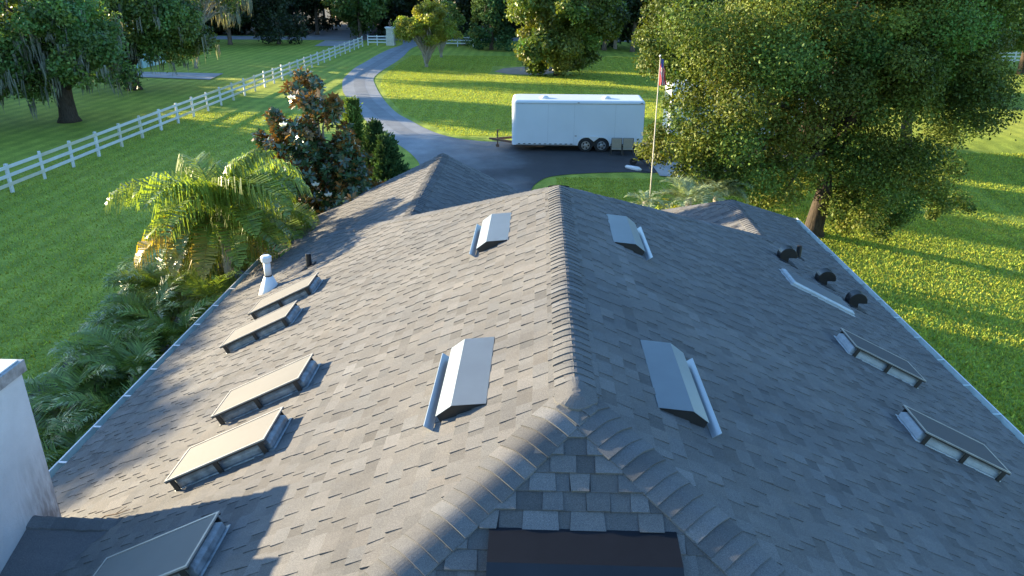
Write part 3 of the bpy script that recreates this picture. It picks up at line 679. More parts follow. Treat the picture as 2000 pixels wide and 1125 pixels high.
# chairs against the trailer
def chair(x, y, label):
    e = empty('patio_chair', (x, y, 0), label, 'chair', 'patio chairs by the trailer')
    w, hs, hb = .56, .36, .98
    m = MB()
    for sx in (0, w): m.tube([(x+sx, y-.02, .0), (x+sx, y, hs), (x+sx, y+.02, hs+.1), (x+sx, y-.06, hb)], .016, 8)
    m.tube([(x, y-.06, hb), (x+w, y-.06, hb)], .016, 8); m.build('back_frame', M['leg'], e)
    m = MB(); m.prism([(x+.02, y-.018, hs+.05), (x+w-.02, y-.018, hs+.05), (x+w-.02, y-.066, hb-.03), (x+.02, y-.066, hb-.03)], (0, .012, 0)); m.build('backrest', M['tan'], e)
    m = MB(); m.box((x+.01, y-.03, hs-.03), (x+w-.01, y+.46, hs+.012)); m.build('seat', M['tan'], e, bevel=.01)
    for sx in (0, w):
        m = MB(); m.tube([(x+sx, y+.46, 0), (x+sx, y+.44, hs+.2), (x+sx, y+.0, hs+.24)], .016, 8); m.build('armrest', M['leg'], e)
    for sx in (0, w):
        m = MB(); m.tube([(x+sx+.03, y-.05, 0), (x+sx+.0, y+.0, hs)], .014, 6); m.build('leg', M['leg'], e)
ca = at(1193, 300, 41.55); chair(ca[0], 41.45, 'tan sling patio chair beside the rear trailer wheel'); chair(ca[0]+.62, 41.45, 'tan sling patio chair on the right of the pair by the trailer')

# motorhome behind the oak
mh = empty('motorhome', (11.5, 46.2, 0), 'large white motorhome mostly hidden behind the oak, right of the trailer', 'motorhome')
m = MB(); m.box((7.6, 45.0, .45), (16.2, 47.4, 3.35)); bo = m.build('body', M['trailer'], mh, bevel=.12)
m = MB()
for a, b in ((8.3, 9.5), (10.3, 11.8), (13, 14.6)): m.box((a, 44.985, 1.9), (b, 44.998, 2.6))
m.build('window', M['winglass'], bo)
m = MB(); m.box((7.585, 45.25, 1.7), (7.598, 47.15, 2.75)); m.build('windscreen', M['winglass'], bo)
m = MB(); m.box((7.9, 44.99, 1.05), (16, 44.999, 1.3)); m.build('stripe', M['curb'], bo)
for xx in (9.0, 14.2):
    m = MB(); m.tube([(xx, 44.95, .42), (xx, 45.2, .42)], .42, 22); w_ = m.build('wheel', M['rubber'], mh)
    m = MB(); m.tube([(xx, 44.93, .42), (xx, 44.951, .42)], .22, 16); m.build('rim', M['steel'], w_)

# flagpole with furled flag
fp = empty('flagpole', (3.94, 26, 0), 'thin pale flagpole standing on the lawn in front of the oak', 'flagpole')
m = MB(); m.tube([(3.94, 26, -.05), (3.94, 26, 3.2), (3.94, 26, 6.72)], [.024, .020, .014], 12); m.build('pole', M['cream'], fp, smooth=True)
m = MB(); c = np.array([3.94, 26, 6.71]); m.tube([c, c+(0, 0, .03), c+(0, 0, .09), c+(0, 0, .12)], [.015, .035, .035, .01], 10); m.build('finial', M['steel'], fp, smooth=True)
fl = empty('flag', (3.97, 26, 6.6), 'limp red and white striped flag hanging from the flagpole', 'flag')
for k in range(7):
    m = MB(); mt = 'red' if k % 2 == 0 else 'flagwhite'
    n_ = 12; vs = []
    for i in range(n_+1):
        t = i/n_; z_ = 6.70-.85*t
        for e in (0, 1):
            u_ = (k+e)/7; xx = 3.965+.24*u_*(.5+.5*t)+.015*sin(9*t+u_*5); yy = 25.99+.06*sin(u_*14+t*3)*(.3+t); vs.append((xx, yy, z_-.2*u_*(1-t)))
    m.add(vs, [(2*i, 2*i+1, 2*i+3, 2*i+2) for i in range(n_)]); m.build('stripe', M[mt], fl)
m = MB(); m.add([(3.97, 25.94, 6.71), (4.05, 25.93, 6.66), (4.05, 25.92, 6.4), (3.97, 25.93, 6.43)], [(0, 1, 2, 3)]); m.build('canton', M['blue'], fl)

# wheelbarrow and white bundle
wb = empty('wheelbarrow', (5.35, 39.3, 0), 'black wheelbarrow standing on the asphalt at the edge of the oak foliage', 'wheelbarrow')
m = MB(); x0, y0 = 5.0, 39.3
m.add([(x0, y0-.3, .62), (x0+.85, y0-.32, .66), (x0+.85, y0+.32, .66), (x0, y0+.3, .62), (x0+.22, y0-.17, .32), (x0+.7, y0-.2, .36), (x0+.7, y0+.2, .36), (x0+.22, y0+.17, .32)],
      [(0, 1, 5, 4), (1, 2, 6, 5), (2, 3, 7, 6), (3, 0, 4, 7), (4, 5, 6, 7)]); o = m.build('tub', M['black'], wb); o.modifiers.new('s', 'SOLIDIFY').thickness = .012
m = MB(); c = np.array([x0-.05, y0, .19]); m.tube([c-(0, .04, 0), c+(0, .04, 0)], .19, 18); m.build('wheel', M['rubber'], wb)
for s in (-1, 1):
    m = MB(); m.bar((x0-.1, y0+s*.06, .2), (x0+1.35, y0+s*.3, .6), .04, .04); m.build('handle', M['pine'], wb)
    m = MB(); m.bar((x0+.65, y0+s*.2, .36), (x0+.75, y0+s*.24, .0), .03, .03); m.bar((x0+.75, y0+s*.24, .01), (x0+.3, y0+s*.15, .3), .025, .025); m.build('leg', M['black'], wb)
pk = empty('folded_umbrella', (4.7, 39, 0), 'long white folded umbrella with dark pole lying on the asphalt', 'umbrella')
p0, p1, p2 = on_ground(1221, 325, .08), on_ground(1253, 332, .08), on_ground(1275, 337, .05)
m = MB(); m.tube([p0, p0+(p1-p0)*.1, p0+(p1-p0)*.8, p1], [.03, .10, .13, .04], 12); m.build('canopy', M['white'], pk, smooth=True)
m = MB(); m.tube([p1, p2], .025, 8); m.build('pole', M['black'], pk)

# shed, utility pole, wires
sh = empty('shed', (-41, 84, 0), 'small white and teal shed behind the mossy oaks on the left', 'shed')
m = MB(); m.box((-50, 80, -.05), (-41.0, 85, 3.4)); so_ = m.build('wall', M['teal'], sh)
m = MB(); m.prism([(-50.4, 79.6, 3.4), (-50.4, 85.4, 3.4), (-50.4, 82.5, 4.9)], (9.8, 0, 0)); m.build('roof', M['white'], sh)
m = MB(); m.box((-46.8, 79.97, -.02), (-43.8, 79.995, 2.4)); m.build('door', M['white'], so_)
up = empty('utility_pole', (-10.6, 112.5, 0), 'grey wooden utility pole behind the small trees at the road', 'utility pole')
m = MB(); m.tube([(-10.6, 112.5, -.1), (-10.6, 112.5, 13)], [.17, .12], 10); m.build('pole', M['palebark'], up)
m = MB(); m.bar((-11.8, 112.5, 12.2), (-9.4, 112.5, 12.2), .1, .12); m.build('crossarm', M['pine'], up)
up2 = empty('utility_pole', (-58, 112.5, 0), 'grey wooden utility pole among the trees at the far left of the road', 'utility pole')
m = MB(); m.tube([(-58, 112.5, -.1), (-58, 112.5, 13)], [.17, .12], 10); m.build('pole', M['palebark'], up2)
for dy, zz, sag, lab in ((0, 10.3, 1.6, 'lower sagging power line in front of the woods'), (.5, 11.6, 1.6, 'upper sagging power line in front of the woods')):
    m = MB(); m.tube([(-58+47.4*t, 112.4-dy, zz-4*sag*t*(1-t)) for t in np.linspace(0, 1, 24)], .022, 4); o = m.build('power_line', M['curb'])
    tag(o, lab, 'wire')

# ------------------------------------------------------------------ foliage
def unit(a): return a/(np.linalg.norm(a, axis=-1, keepdims=True)+1e-9)
def leafs(r, C, R, n, size, flatten=.8, shell=.45, asp=.6, hue=.10, val=.16, up=.35, cval=.22):
    """leaf quads in clumps: C centres (K,3), R radii, n leaves for a clump of radius one (scaled by R^2)"""
    C = np.asarray(C, float); R = np.asarray(R, float)
    cnt = np.maximum(6, (n*R**2).astype(int)); idx = np.repeat(np.arange(len(C)), cnt); K = len(idx)
    d = unit(r.normal(size=(K, 3))); rad = R[idx]*(shell+(1-shell)*r.random(K)**.7)*(1+.25*r.normal(size=K)*(r.random(K) < .25))
    p = C[idx]+d*rad[:, None]*np.array([1, 1, flatten])
    nrm = unit(d*.5+r.normal(size=(K, 3))*.55+np.array([0, 0, up]))
    t = unit(np.cross(nrm, r.normal(size=(K, 3)))); b = np.cross(nrm, t)
    L = size*(.65+.7*r.random(K)); Wd = L*asp
    V = np.stack([p-t*L[:, None]*.5, p+b*Wd[:, None]*.5, p+t*L[:, None]*.5-nrm*L[:, None]*.12, p-b*Wd[:, None]*.5], 1)
    v = (1+cval*r.normal(size=len(C)))[idx]*(1+val*r.normal(size=K)); v = np.clip(v, .35, 2.0)
    h = (hue*r.normal(size=len(C)))[idx]+hue*.7*r.normal(size=K)
    T = np.stack([v*(1+h), v, v*(1-.5*h)], 1); return V, np.clip(T, .05, 3)
def blob(r, c, R, n, rmin, rmax, low=-.6, jag=.25):
    """clump centres filling an uneven crown"""
    c = np.array(c, float); R = np.array(R, float); ph = r.random(6)*6.28; out = []; rs = []
    while len(out) < n:
        d = unit(r.normal(size=3))
        if d[2] < low: continue
        az = math.atan2(d[1], d[0]); k = 1+jag*(sin(3*az+ph[0])*.5+sin(5*az+ph[1]+3*d[2])*.3+sin(7*d[2]+ph[2]+az)*.5)
        f = (.35+.65*r.random()**.55)*k; rr_ = r.uniform(rmin, rmax)
        out.append(c+d*R*f*.9); rs.append(rr_)
    return np.array(out), np.array(rs)
def limbs(mb, r, root, targets, r0, sag=.0, n=7, tip=.03):
    root = np.array(root, float)
    for T in targets:
        T = np.array(T, float); d = T-root; L = np.linalg.norm(d); pts = []; rs = []
        for k in range(6):
            t = k/5; p = root+d*t+np.array([0, 0, L*.10*sin(pi*t)])+r.normal(size=3)*L*.03*(0 < k < 5)
            pts.append(p); rs.append(r0*(1-t)**.9+tip)
        mb.tube(pts, rs, n)
def tree(name, label, cat, base, crowns, mat, leaf, dens, trunk_r, seed, bark='bark', nlimb=16, group=None, fork=.3, clump=(.6, 1.2), nclump=60, low=-.6, trunk_top=None, shell=.45, extra=None, lean=(0, 0), flatten=.8, moss=0, jag=.25, hue=.12, cval=.22):
    r = np.random.default_rng(seed); base = np.array(base, float)
    e = empty(name, tuple(base), label, cat, group)
    Cs, Rs = [], []
    for (c, R, w) in crowns:
        C, Rr = blob(r, c, R, int(nclump*w), clump[0], clump[1], low, jag); Cs.append(C); Rs.append(Rr)
    if extra is not None:
        Cs.append(np.array([x[:3] for x in extra])); Rs.append(np.array([x[3] for x in extra]))
    C = np.concatenate(Cs); R = np.concatenate(Rs)
    V, T = leafs(r, C, R, dens, leaf, shell=shell, flatten=flatten, hue=hue, cval=cval); quads('crown', V, T, M[mat], e)
    cm = np.array(crowns[0][0]); tt = trunk_top if trunk_top is not None else cm+np.array([0, 0, -crowns[0][1][2]*.25])
    tt = np.array(tt, float); m = MB()
    pts = [base+np.array([0, 0, -.1]), base+np.array([0, 0, .35]), base*.5+tt*.5+r.normal(size=3)*.1, tt]
    m.tube(pts, [trunk_r*1.5, trunk_r*1.05, trunk_r*.85, trunk_r*.65], 12)
    fk = base+(tt-base)*(1-fork)
    sel = r.choice(len(C), min(nlimb, len(C)), replace=False)
    limbs(m, r, fk, C[sel[::2]], trunk_r*.45, tip=.025); limbs(m, r, tt, C[sel[1::2]], trunk_r*.4, tip=.02)
    m.build('trunk', M[bark], e, smooth=True)
    if moss:
        n = moss; pick = r.choice(len(C), n); P = C[pick]+r.normal(size=(n, 3))*R[pick][:, None]*np.array([.7, .7, .2])-np.array([0, 0, .3])*R[pick][:, None]
        VV = []
        for p in P:
            L = r.uniform(.5, 1.9); ns = r.integers(5, 11)
            for s in range(ns):
                q = p+np.array([r.normal()*.13, r.normal()*.13, r.normal()*.1]); a = r.random()*6.28; w = r.uniform(.02, .06); dv = np.array([cos(a), sin(a), 0])*w
                l = L*r.uniform(.5, 1); k1 = np.array([r.normal()*.04, r.normal()*.04, -l*.55]); k2 = np.array([r.normal()*.06, r.normal()*.06, -l])
                VV.append([q-dv, q+dv, q+k1+dv*.9, q+k1-dv*.9]); VV.append([q+k1-dv*.9, q+k1+dv*.9, q+k2+dv*.15, q+k2-dv*.15])
        VV = np.array(VV); TT = np.repeat(1+.2*r.normal(size=(len(VV), 1)), 3, axis=1); quads('spanish_moss', VV, np.clip(TT, .3, 2), M['moss'], e)
    return e, C, R

# big oak on the right
def A(px, py, Y, rad):
    if px > 1540: Y += 1.6
    p = at(px, py, Y); return (p[0], p[1], p[2], rad)
r0 = np.random.default_rng(1)
ex = [A(1262, 75, 28, .55), A(1275, 120, 27.5, .7), A(1262, 60, 29, .4), A(1300, 20, 28, .9), A(1325, 140, 27, .9), A(1355, 190, 26.5, .8), A(1290, 95, 28, .7), A(1262, 290, 27.5, .5), A(1285, 262, 27, .55), A(1290, 300, 26.5, .6), A(1340, 235, 26.5, .9), A(1335, 290, 26, .8),
      A(1370, 330, 26, .8), A(1420, 340, 26, .8), A(1330, 340, 26.5, .5), A(1440, 280, 25, 1.0), A(1380, 260, 25.5, 1.0), A(1480, 350, 25.5, .9), A(1530, 375, 26, .8), A(1490, 385, 27, .7), A(1450, 200, 25, 1.2), A(1400, 110, 25.5, 1.3), A(1350, 50, 26, 1.2),
      A(1680, 330, 26, 1.1), A(1730, 380, 25.5, .9), A(1690, 430, 25.3, .7), A(1720, 455, 25.5, .45), A(1770, 400, 26, .7), A(1820, 370, 27, .8), A(1870, 390, 27.5, .5), A(1890, 405, 27.5, .35), A(1840, 400, 27, .6), A(1750, 330, 26, 1.0), A(1800, 310, 26.5, 1.1), A(1640, 400, 26.5, .8), A(1660, 375, 27, .9), A(1820, 420, 27, .3), A(1760, 425, 26, .45), A(1650, 440, 26.5, .5),
      A(1850, 330, 28, .8), A(1400, 300, 26.5, 1.0), A(1470, 300, 26.5, 1.0), A(1540, 310, 26.5, 1.0), A(1360, 300, 27.5, .9), A(1430, 230, 26.5, 1.2), A(1500, 230, 26.5, 1.2), A(1310, 200, 27.5, .5), A(1500, 330, 28, .9), A(1560, 350, 27.5, .8), A(1700, 300, 27, 1.1), A(1760, 290, 27, 1.0), A(1690, 400, 26.3, .8), A(1790, 360, 27, .8), A(1740, 430, 26.3, .5), A(1650, 280, 26.5, 1.0), A(1620, 330, 28.2, .8), A(1560, 250, 24.5, 1.2), A(1620, 180, 24.5, 1.3), A(1530, 120, 25, 1.4), A(1640, 60, 25.5, 1.5), A(1750, 80, 26, 1.4), A(1500, 30, 26, 1.5), A(1820, 150, 28, 1.3), A(1850, 220, 29, 1.1), A(1900, 240, 30, .9), A(1840, 270, 29, .9), A(1700, 250, 27, 1.0), A(1590, 330, 26, .9)]
tree('oak_tree', 'big spreading oak with glossy yellow-green leaves right of the house', 'tree', (10.8, 28.7, float(gz(10.8, 28.7))-.05),
     [((10.3, 29.5, 6.6), (6.4, 5.2, 4.8), 1.0), ((13.5, 29.5, 6.5), (4.5, 4.8, 4.5), .5)], 'oak', .11, 1650, .34, 5, nlimb=34, nclump=95, clump=(.6, 1.25), low=-.45,
     trunk_top=(10.78, 28.8, 3.3), extra=ex, jag=.3, shell=.3)
lm = MB(); 
# other trees on the right
def gt(x, y): return (x, y, float(gz(x, y)))
tree('oak_tree', 'second oak behind and right of the big oak, reaching the right edge', 'tree', gt(21, 44), [((20.5, 44, 7.0), (7.2, 6, 5.0), 1.0), ((25, 44.5, 7.4), (4.0, 5, 3.6), .45)], 'oak', .2, 560, .33, 9, nlimb=24, nclump=90, clump=(.8, 1.5), low=-.45, shell=.3, trunk_top=(20.8, 44, 3.2))
tree('oak_tree', 'tall dark green tree at the far right behind the oaks', 'tree', (33, 62, 0), [((33, 62, 8.5), (8.5, 6.5, 7.5), 1.0)], 'bush', .34, 240, .35, 10, nlimb=16, nclump=100, clump=(1.0, 1.9), low=-.7, shell=.3)
tree('oak_tree', 'bright leafy tree partly hidden behind the big oak crown', 'tree', (22, 68, 0), [((22, 68, 8), (6.5, 5, 6.5), 1.0)], 'bright', .32, 220, .3, 11, nlimb=14, nclump=80, clump=(.9, 1.7), low=-.7, shell=.3)
tree('oak_tree', 'olive green tree at the upper right edge', 'tree', (48, 80, 0), [((48, 80, 9), (9, 7, 8), 1.0)], 'bush', .4, 200, .35, 12, nlimb=14, nclump=90, clump=(1.1, 2.1), low=-.8, shell=.3)
# rounded bushy tree behind the trailer
tree('bushy_tree', 'large rounded tree bushy down to the ground behind the trailer', 'tree', (1.7, 76.5, 0), [((1.9, 76.5, 8.2), (5.6, 5, 6.6), 1.0), ((1.2, 76, 3.0), (3.9, 3.6, 3.0), .45), ((5.8, 77, 5.2), (2.6, 3, 2.6), .2)], 'bush', .30, 380, .3, 13, nlimb=18, nclump=120, clump=(.8, 1.5), low=-.95, shell=.3, cval=.25)
# small many-stemmed tree by the drive
tree('small_tree', 'small bright yellow-green tree with several stems beside the driveway', 'tree', (-11.95, 82.6, 0), [((-12.0, 82.6, 4.0), (2.7, 2.5, 1.9), 1.0), ((-11.4, 82.6, 5.3), (1.7, 1.6, 1.3), .45), ((-13.9, 82.4, 3.6), (1.3, 1.3, 1.1), .3), ((-9.8, 82.6, 3.4), (1.4, 1.4, 1.1), .3)], 'bright', .20, 620, .16, 14, nlimb=40, nclump=60, clump=(.45, .8), low=-.8, bark='palebark', trunk_top=(-11.95, 82.6, 1.0), fork=.8, shell=.3)
tree('small_tree', 'small pale-stemmed tree just behind the bright one by the gate', 'tree', (-11.6, 92.5, 0), [((-11.2, 92.5, 4.2), (2.4, 2.2, 2.0), 1.0)], 'bush', .24, 260, .14, 15, nlimb=24, nclump=50, clump=(.5, .9), low=-.8, bark='palebark', trunk_top=(-11.6, 92.5, 1.2), fork=.8)
# moss hung oaks on the left
tree('mossy_oak', 'broad oak hung with grey moss, nearest the fence on the left', 'tree', (-31.3, 50, 0), [((-31.8, 50.5, 5.9), (5.0, 4.8, 3.9), 1.0), ((-28.6, 49.5, 4.3), (2.3, 2.5, 2.4), .3), ((-34.5, 49.5, 3.6), (3, 2.6, 2.4), .4)], 'oakdark', .24, 300, .55, 16, nlimb=26, nclump=95, clump=(.7, 1.4), low=-.8, moss=260, shell=.3, trunk_top=(-31.2, 50.2, 3.0), bark='bark')
tree('mossy_oak', 'mossy oak cut by the upper left edge of the photo', 'tree', (-38.5, 46.5, 0), [((-38.0, 46.5, 5.0), (4.4, 4.3, 3.9), 1.0)], 'oakdark', .24, 280, .45, 17, nlimb=20, nclump=75, clump=(.7, 1.4), low=-.95, moss=200, shell=.3)
tree('mossy_oak', 'dark oak with drooping moss beside the concrete slab', 'tree', (-34.3, 64.7, 0), [((-33.6, 65, 6.4), (5.2, 4.6, 4.2), 1.0), ((-30.3, 65, 4.6), (2.8, 2.4, 2.6), .35), ((-36.5, 64, 3.6), (3, 2.4, 2.2), .3)], 'oakdark', .27, 270, .5, 18, nlimb=22, nclump=90, clump=(.8, 1.5), low=-.8, moss=140, shell=.3, trunk_top=(-34.2, 64.8, 2.6))
tree('bare_tree', 'thin tree with pale bare branches and wisps of moss left of the driveway', 'tree', (-35.5, 80, 0), [((-33.5, 80, 7.2), (4.4, 3, 3.4), 1.0)], 'oakdark', .24, 70, .15, 19, nlimb=50, nclump=50, clump=(.7, 1.2), low=-.8, moss=160, bark='palebark', shell=.2)
# tall trees off to the left that shade the lawn
for i, (x, y, h, lab) in enumerate([(-45, 35, 9.6, 'oak in the left neighbouring field nearest the house'), (-44, 44, 7.2, 'oak in the left field beside the mossy oaks'), (-46, 23.5, 12.1, 'oak in the left field level with the chimney'), (-52, 55, 6.0, 'low oak in the left field behind the mossy oaks'), (-46, 13, 9.6, 'oak in the left field farthest to the side'), (-44, 1, 8.4, 'oak in the left field behind the viewer'), (-55, 70, 6.4, 'low oak in the left field behind the slab')]):
    tree('oak_tree', lab, 'tree', (x, y, 0), [((x, y, h*.56), (6.0, 6.4, h*.43), 1.0)], 'oakdark', (.5), 130 if i in (0, 2) else 50, .4, 60+i, nlimb=10, nclump=60, clump=(1.2, 2.2), low=-.9, shell=.3, flatten=.7)

# magnolia
def magnolia():
    r = np.random.default_rng(21); Y = 22.3
    e = empty('magnolia_tree', (-5.9, Y, 0), 'dark glossy magnolia with rusty leaf undersides and a few white flowers', 'tree')
    lob = [(600, 165, .50), (580, 185, .35), (622, 200, .35), (603, 215, .3), (550, 250, .42), (535, 235, .28), (640, 225, .42), (655, 205, .25), (590, 265, .55), (530, 280, .35), (625, 290, .6), (570, 300, .55), (660, 290, .5), (540, 320, .35), (520, 275, .25), (600, 340, .8), (650, 340, .8), (690, 330, .6), (570, 370, .6), (630, 390, .9), (690, 380, .85), (590, 410, .6), (660, 430, .9), (715, 400, .6), (620, 440, .7), (700, 360, .6), (560, 345, .4), (550, 400, .35), (738, 380, .5), (595, 250, .4), (575, 430, .4), (690, 300, .45), (676, 265, .3)]
    C = []; R = []
    for px, py, rad in lob:
        for k in range(3):
            p = at(px+r.normal()*6, py+r.normal()*6, Y+r.uniform(-.8, .9)*rad*2.0); C.append(p); R.append(rad*.72)
    C = np.array(C); R = np.array(R); C[:, 2] -= 0.0
    # rosettes of large leaves
    VV = []; TT = []
    for c, rad in zip(C, R):
        n = int(105*rad**2)+7
        for k in range(n):
            d = unit(r.normal(size=3)); q = c+d*rad*(.5+.5*r.random()); ax = unit(d*.8+np.array([0, 0, .7])+r.normal(size=3)*.3)
            nl = r.integers(6, 10); a0 = r.random()*6.28; s1 = unit(np.cross(ax, [1, .1, 0])); s2 = np.cross(ax, s1)
            young = (r.random() < .26+.34*(c[2] > 4.6)) and d[2] > -.3
            for j in range(nl):
                a = a0+6.28*j/nl; out = unit(s1*cos(a)+s2*sin(a)+ax*r.uniform(.1, .9)); L = r.uniform(.15, .25); wv = unit(np.cross(out, ax))*L*.22
                nn_ = np.cross(wv, out); b0 = q+out*.02; m1 = b0+out*L*.5; t_ = b0+out*L-ax*L*.1
                if nn_@ax < 0: wv = -wv
                # top face of the leaf looks along the shoot axis
                VV.append([b0, m1+wv, t_, m1-wv]); v = max(.4, 1+.3*r.normal())
                TT.append((v*4.6, v*1.35, v*.7) if young and r.random() < .6 else (v, v, v))
    quads('crown', np.array(VV), np.array(TT), M['magnolia'], e)
    m = MB(); base = np.array([-5.9, Y, -.1]); top = np.array(at(600, 180, Y)); m.tube([base, base*.5+top*.5, top], [.17, .10, .02], 10)
    for c in C[::4]:
        t = min(.9, max(.1, (c[2]-.8)/top[2])); m.tube([base+(top-base)*t*.85, (base+(top-base)*t)*.4+c*.6, c], [.05, .03, .012], 6)
    m.build('trunk', M['palebark'], e, smooth=True)
    for px, py in ((570, 192), (554, 245), (642, 382), (617, 362)):
        p = at(px, py, Y-.9); m = MB()
        for j in range(8):
            a = 6.28*j/8+r.random()*.3; o_ = np.array([cos(a), sin(a)*.7-.4, .35]); o_ = unit(o_); s_ = unit(np.cross(o_, [0, -1, .3]))*.04
            m.add([p, p+o_*.06+s_, p+o_*.13+np.array([0, -.02, .02]), p+o_*.06-s_], [(0, 1, 2, 3)])
        m.build('flower', M['flower'], e)
magnolia()

# cedars
def cedar(name, label, base, h, rad, mat, seed, tips=1, n=9000, size=.13):
    r = np.random.default_rng(seed); base = np.array(base, float); e = empty(name, tuple(base), label, 'tree')
    nb = int(n/40); z = (r.random(nb)**.85); zz = .05+.95*z; a = r.random(nb)*6.28; VV = []; TT = []
    for k in range(nb):
        t = zz[k]; R_ = rad*(1-t)**1.2*(1+.22*sin(a[k]*3+t*9))+.05; st = base+np.array([0, 0, t*h*.96]); out = np.array([cos(a[k]), sin(a[k]), .55+.3*t]); out = out/np.linalg.norm(out[:2])
        L = R_*(.55+.65*r.random())+.10; v0 = 1+.25*r.normal()
        for j in range(40):
            s = r.random()**.6; p = st+out*L*s+r.normal(size=3)*.085*(1.4-s)+np.array([0, 0, -.04*s]); d = unit(out+r.normal(size=3)*.55+np.array([0, 0, .5])); w = unit(np.cross(d, r.normal(size=3)))*size*.22
            q = p+d*size*r.uniform(.7, 1.4); VV.append([p, p*.4+q*.6+w, q, p*.4+q*.6-w]); v = max(.3, v0*(1+.2*r.normal())); TT.append((v, v, v))
    quads('crown', np.array(VV), np.array(TT), M[mat], e)
    m = MB(); m.tube([base-(0, 0, .1), base+(0, 0, h*.95)], [.13, .01], 8); m.build('trunk', M['pine'], e)
tp = at(685, 190, 26.5); cedar('cedar_tree', 'slim light green cedar rising between the magnolia and the driveway', (tp[0], 26.5, 0), tp[2], 1.15, 'cedarlight', 31, n=15000)
tp = at(722, 238, 25.8); cedar('cedar_tree', 'dark green cedar right of the slim light one', (tp[0]+.15, 25.8, 0), tp[2], 1.4, 'cedar', 32, n=18000)
tp = at(748, 262, 25.2); cedar('cedar_tree', 'lowest and darkest cedar next to the left rear roof', (tp[0]+.1, 25.2, 0), tp[2], 1.35, 'cedar', 33, n=16000)

# palms
def frond(r, base, az, el, L, droop, ll, n, VV, TT, hang=.6, lw=.018, tint=(1, 1, 1), rw=.022, vshape=.5, curl=0):
    p = np.array(base, float); h = np.array([cos(az), sin(az), 0]); side = np.array([-sin(az), cos(az), 0]); pts = []; K = 14; e = el
    for k in range(K+1):
        pts.append(p.copy()); d = h*cos(e)+np.array([0, 0, sin(e)]); p = p+d*L/K; e -= droop/K*(.5+1.0*k/K); h = unit(h+side*curl/K)
    pts = np.array(pts); v0 = max(.6, 1+.12*r.normal())
    for k in range(K):
        w = rw*(1-.8*k/K); q = side*w; up = np.array([0, 0, w])
        VV.append([pts[k]-q, pts[k]+q, pts[k+1]+q*.9, pts[k+1]-q*.9]); TT.append([c*v0*1.1 for c in tint])
        VV.append([pts[k]-up, pts[k]+up, pts[k+1]+up*.9, pts[k+1]-up*.9]); TT.append([c*v0*.8 for c in tint])
    for j in range(n):
        t = .16+.84*(j+.5*r.random())/n; f = t*K; i = min(K-1, int(f)); q = pts[i]+(pts[i+1]-pts[i])*(f-i); dr = unit(pts[i+1]-pts[i])
        l = ll*(sin(pi*min(1, .12+t*.9))**.6)*r.uniform(.8, 1.1)
        for s in (-1, 1):
            d0 = unit(side*s*1.0+dr*.55+np.array([0, 0, vshape*r.uniform(.3, 1.1)])); d1 = unit(d0*(1-hang)+np.array([0, 0, -1])*hang+dr*.15+r.normal(size=3)*.08)
            w = unit(np.cross(d0, dr))*0+dr*lw; m1 = q+d0*l*.45; m2 = m1+d1*l*.55
            v = v0*max(.4, 1+.18*r.normal()); c = [x*v for x in tint]
            VV.append([q-w*.6, q+w*.6, m1+w, m1-w]); TT.append(c); VV.append([m1-w, m1+w, m2+w*.15, m2-w*.15]); TT.append(c)
def palm(name, label, base, top, fr, mat, trunk_r, seed, group=None, cat='palm', lw=.018, separate=True, ll=.5, n=40, hang=.6, vshape=.5, L=None):
    r = np.random.default_rng(seed); base = np.array(base, float); top = np.array(top, float)
    e = empty(name, tuple(base), label, cat, group); VVs = []; TTs = []
    for (az, el, L_, dr, tint, mt) in fr:
        VV, TT = ([], []) if separate else (VVs, TTs)
        frond(r, top+r.normal(size=3)*.03, az, el, L_, dr, ll*L_/2.0, n, VV, TT, hang=hang, lw=lw, tint=tint, vshape=vshape, curl=r.normal()*.3, rw=.03 if separate else .012)
        if separate: quads('frond', np.array(VV), np.clip(np.array(TT), 0, 3), M[mt or mat], e)
    if not separate: quads('crown', np.array(VVs), np.clip(np.array(TTs), 0, 3), M[mat], e)
    m = MB(); m.tube([base-(0, 0, .1), base*.5+top*.5, top-(0, 0, .25), top+(0, 0, .1)], [trunk_r*1.25, trunk_r, trunk_r*.95, trunk_r*1.1], 12); m.build('trunk', M['palebark'], e, smooth=True)
r = np.random.default_rng(41); fr = []
for i in range(13):
    az = 2*pi*i/13+r.normal()*.12; fr.append((az, r.uniform(.85, 1.25), r.uniform(2.45, 3.05), r.uniform(2.0, 2.6), (1, 1, 1), None))
for i in range(5):
    fr.append((r.random()*6.28, r.uniform(1.3, 1.5), r.uniform(1.8, 2.4), r.uniform(1.2, 2.0), (1.05, 1.05, .9), None))
for i in range(14):
    az = 2*pi*i/14+.3+r.normal()*.15; fr.append((az, r.uniform(.0, .6), r.uniform(1.9, 2.7), r.uniform(1.3, 2.1), (1.05, 1, .8), None))
for az in (2.7, 3.1, 3.5, 3.9, 4.4, 4.9, 5.8): fr.append((az, r.uniform(-.15, .2), r.uniform(2.0, 2.6), r.uniform(1.3, 1.7), (1, 1, 1), 'palmgold'))
tq = at(432, 425, 17.2)
palm('queen_palm', 'tall feathery palm with arching yellow-green fronds left of the roof', (tq[0], 17.2, 0), tq, fr, 'palm', .12, 42, ll=.72, n=46, hang=.82, lw=.021)
tq2 = at(520, 440, 19.4); fr2 = [(2*pi*i/13+r.normal()*.15, r.uniform(.4, 1.1), r.uniform(1.7, 2.3), r.uniform(1.9, 2.5), (1, 1, .9), None) for i in range(13)]
palm('queen_palm', 'smaller feathery palm between the tall palm and the magnolia', (tq2[0]-.2, 19.4, 0), tq2-np.array([0, 0, .1]), fr2, 'palm', .11, 43, ll=.85, n=50, hang=.8, lw=.015)
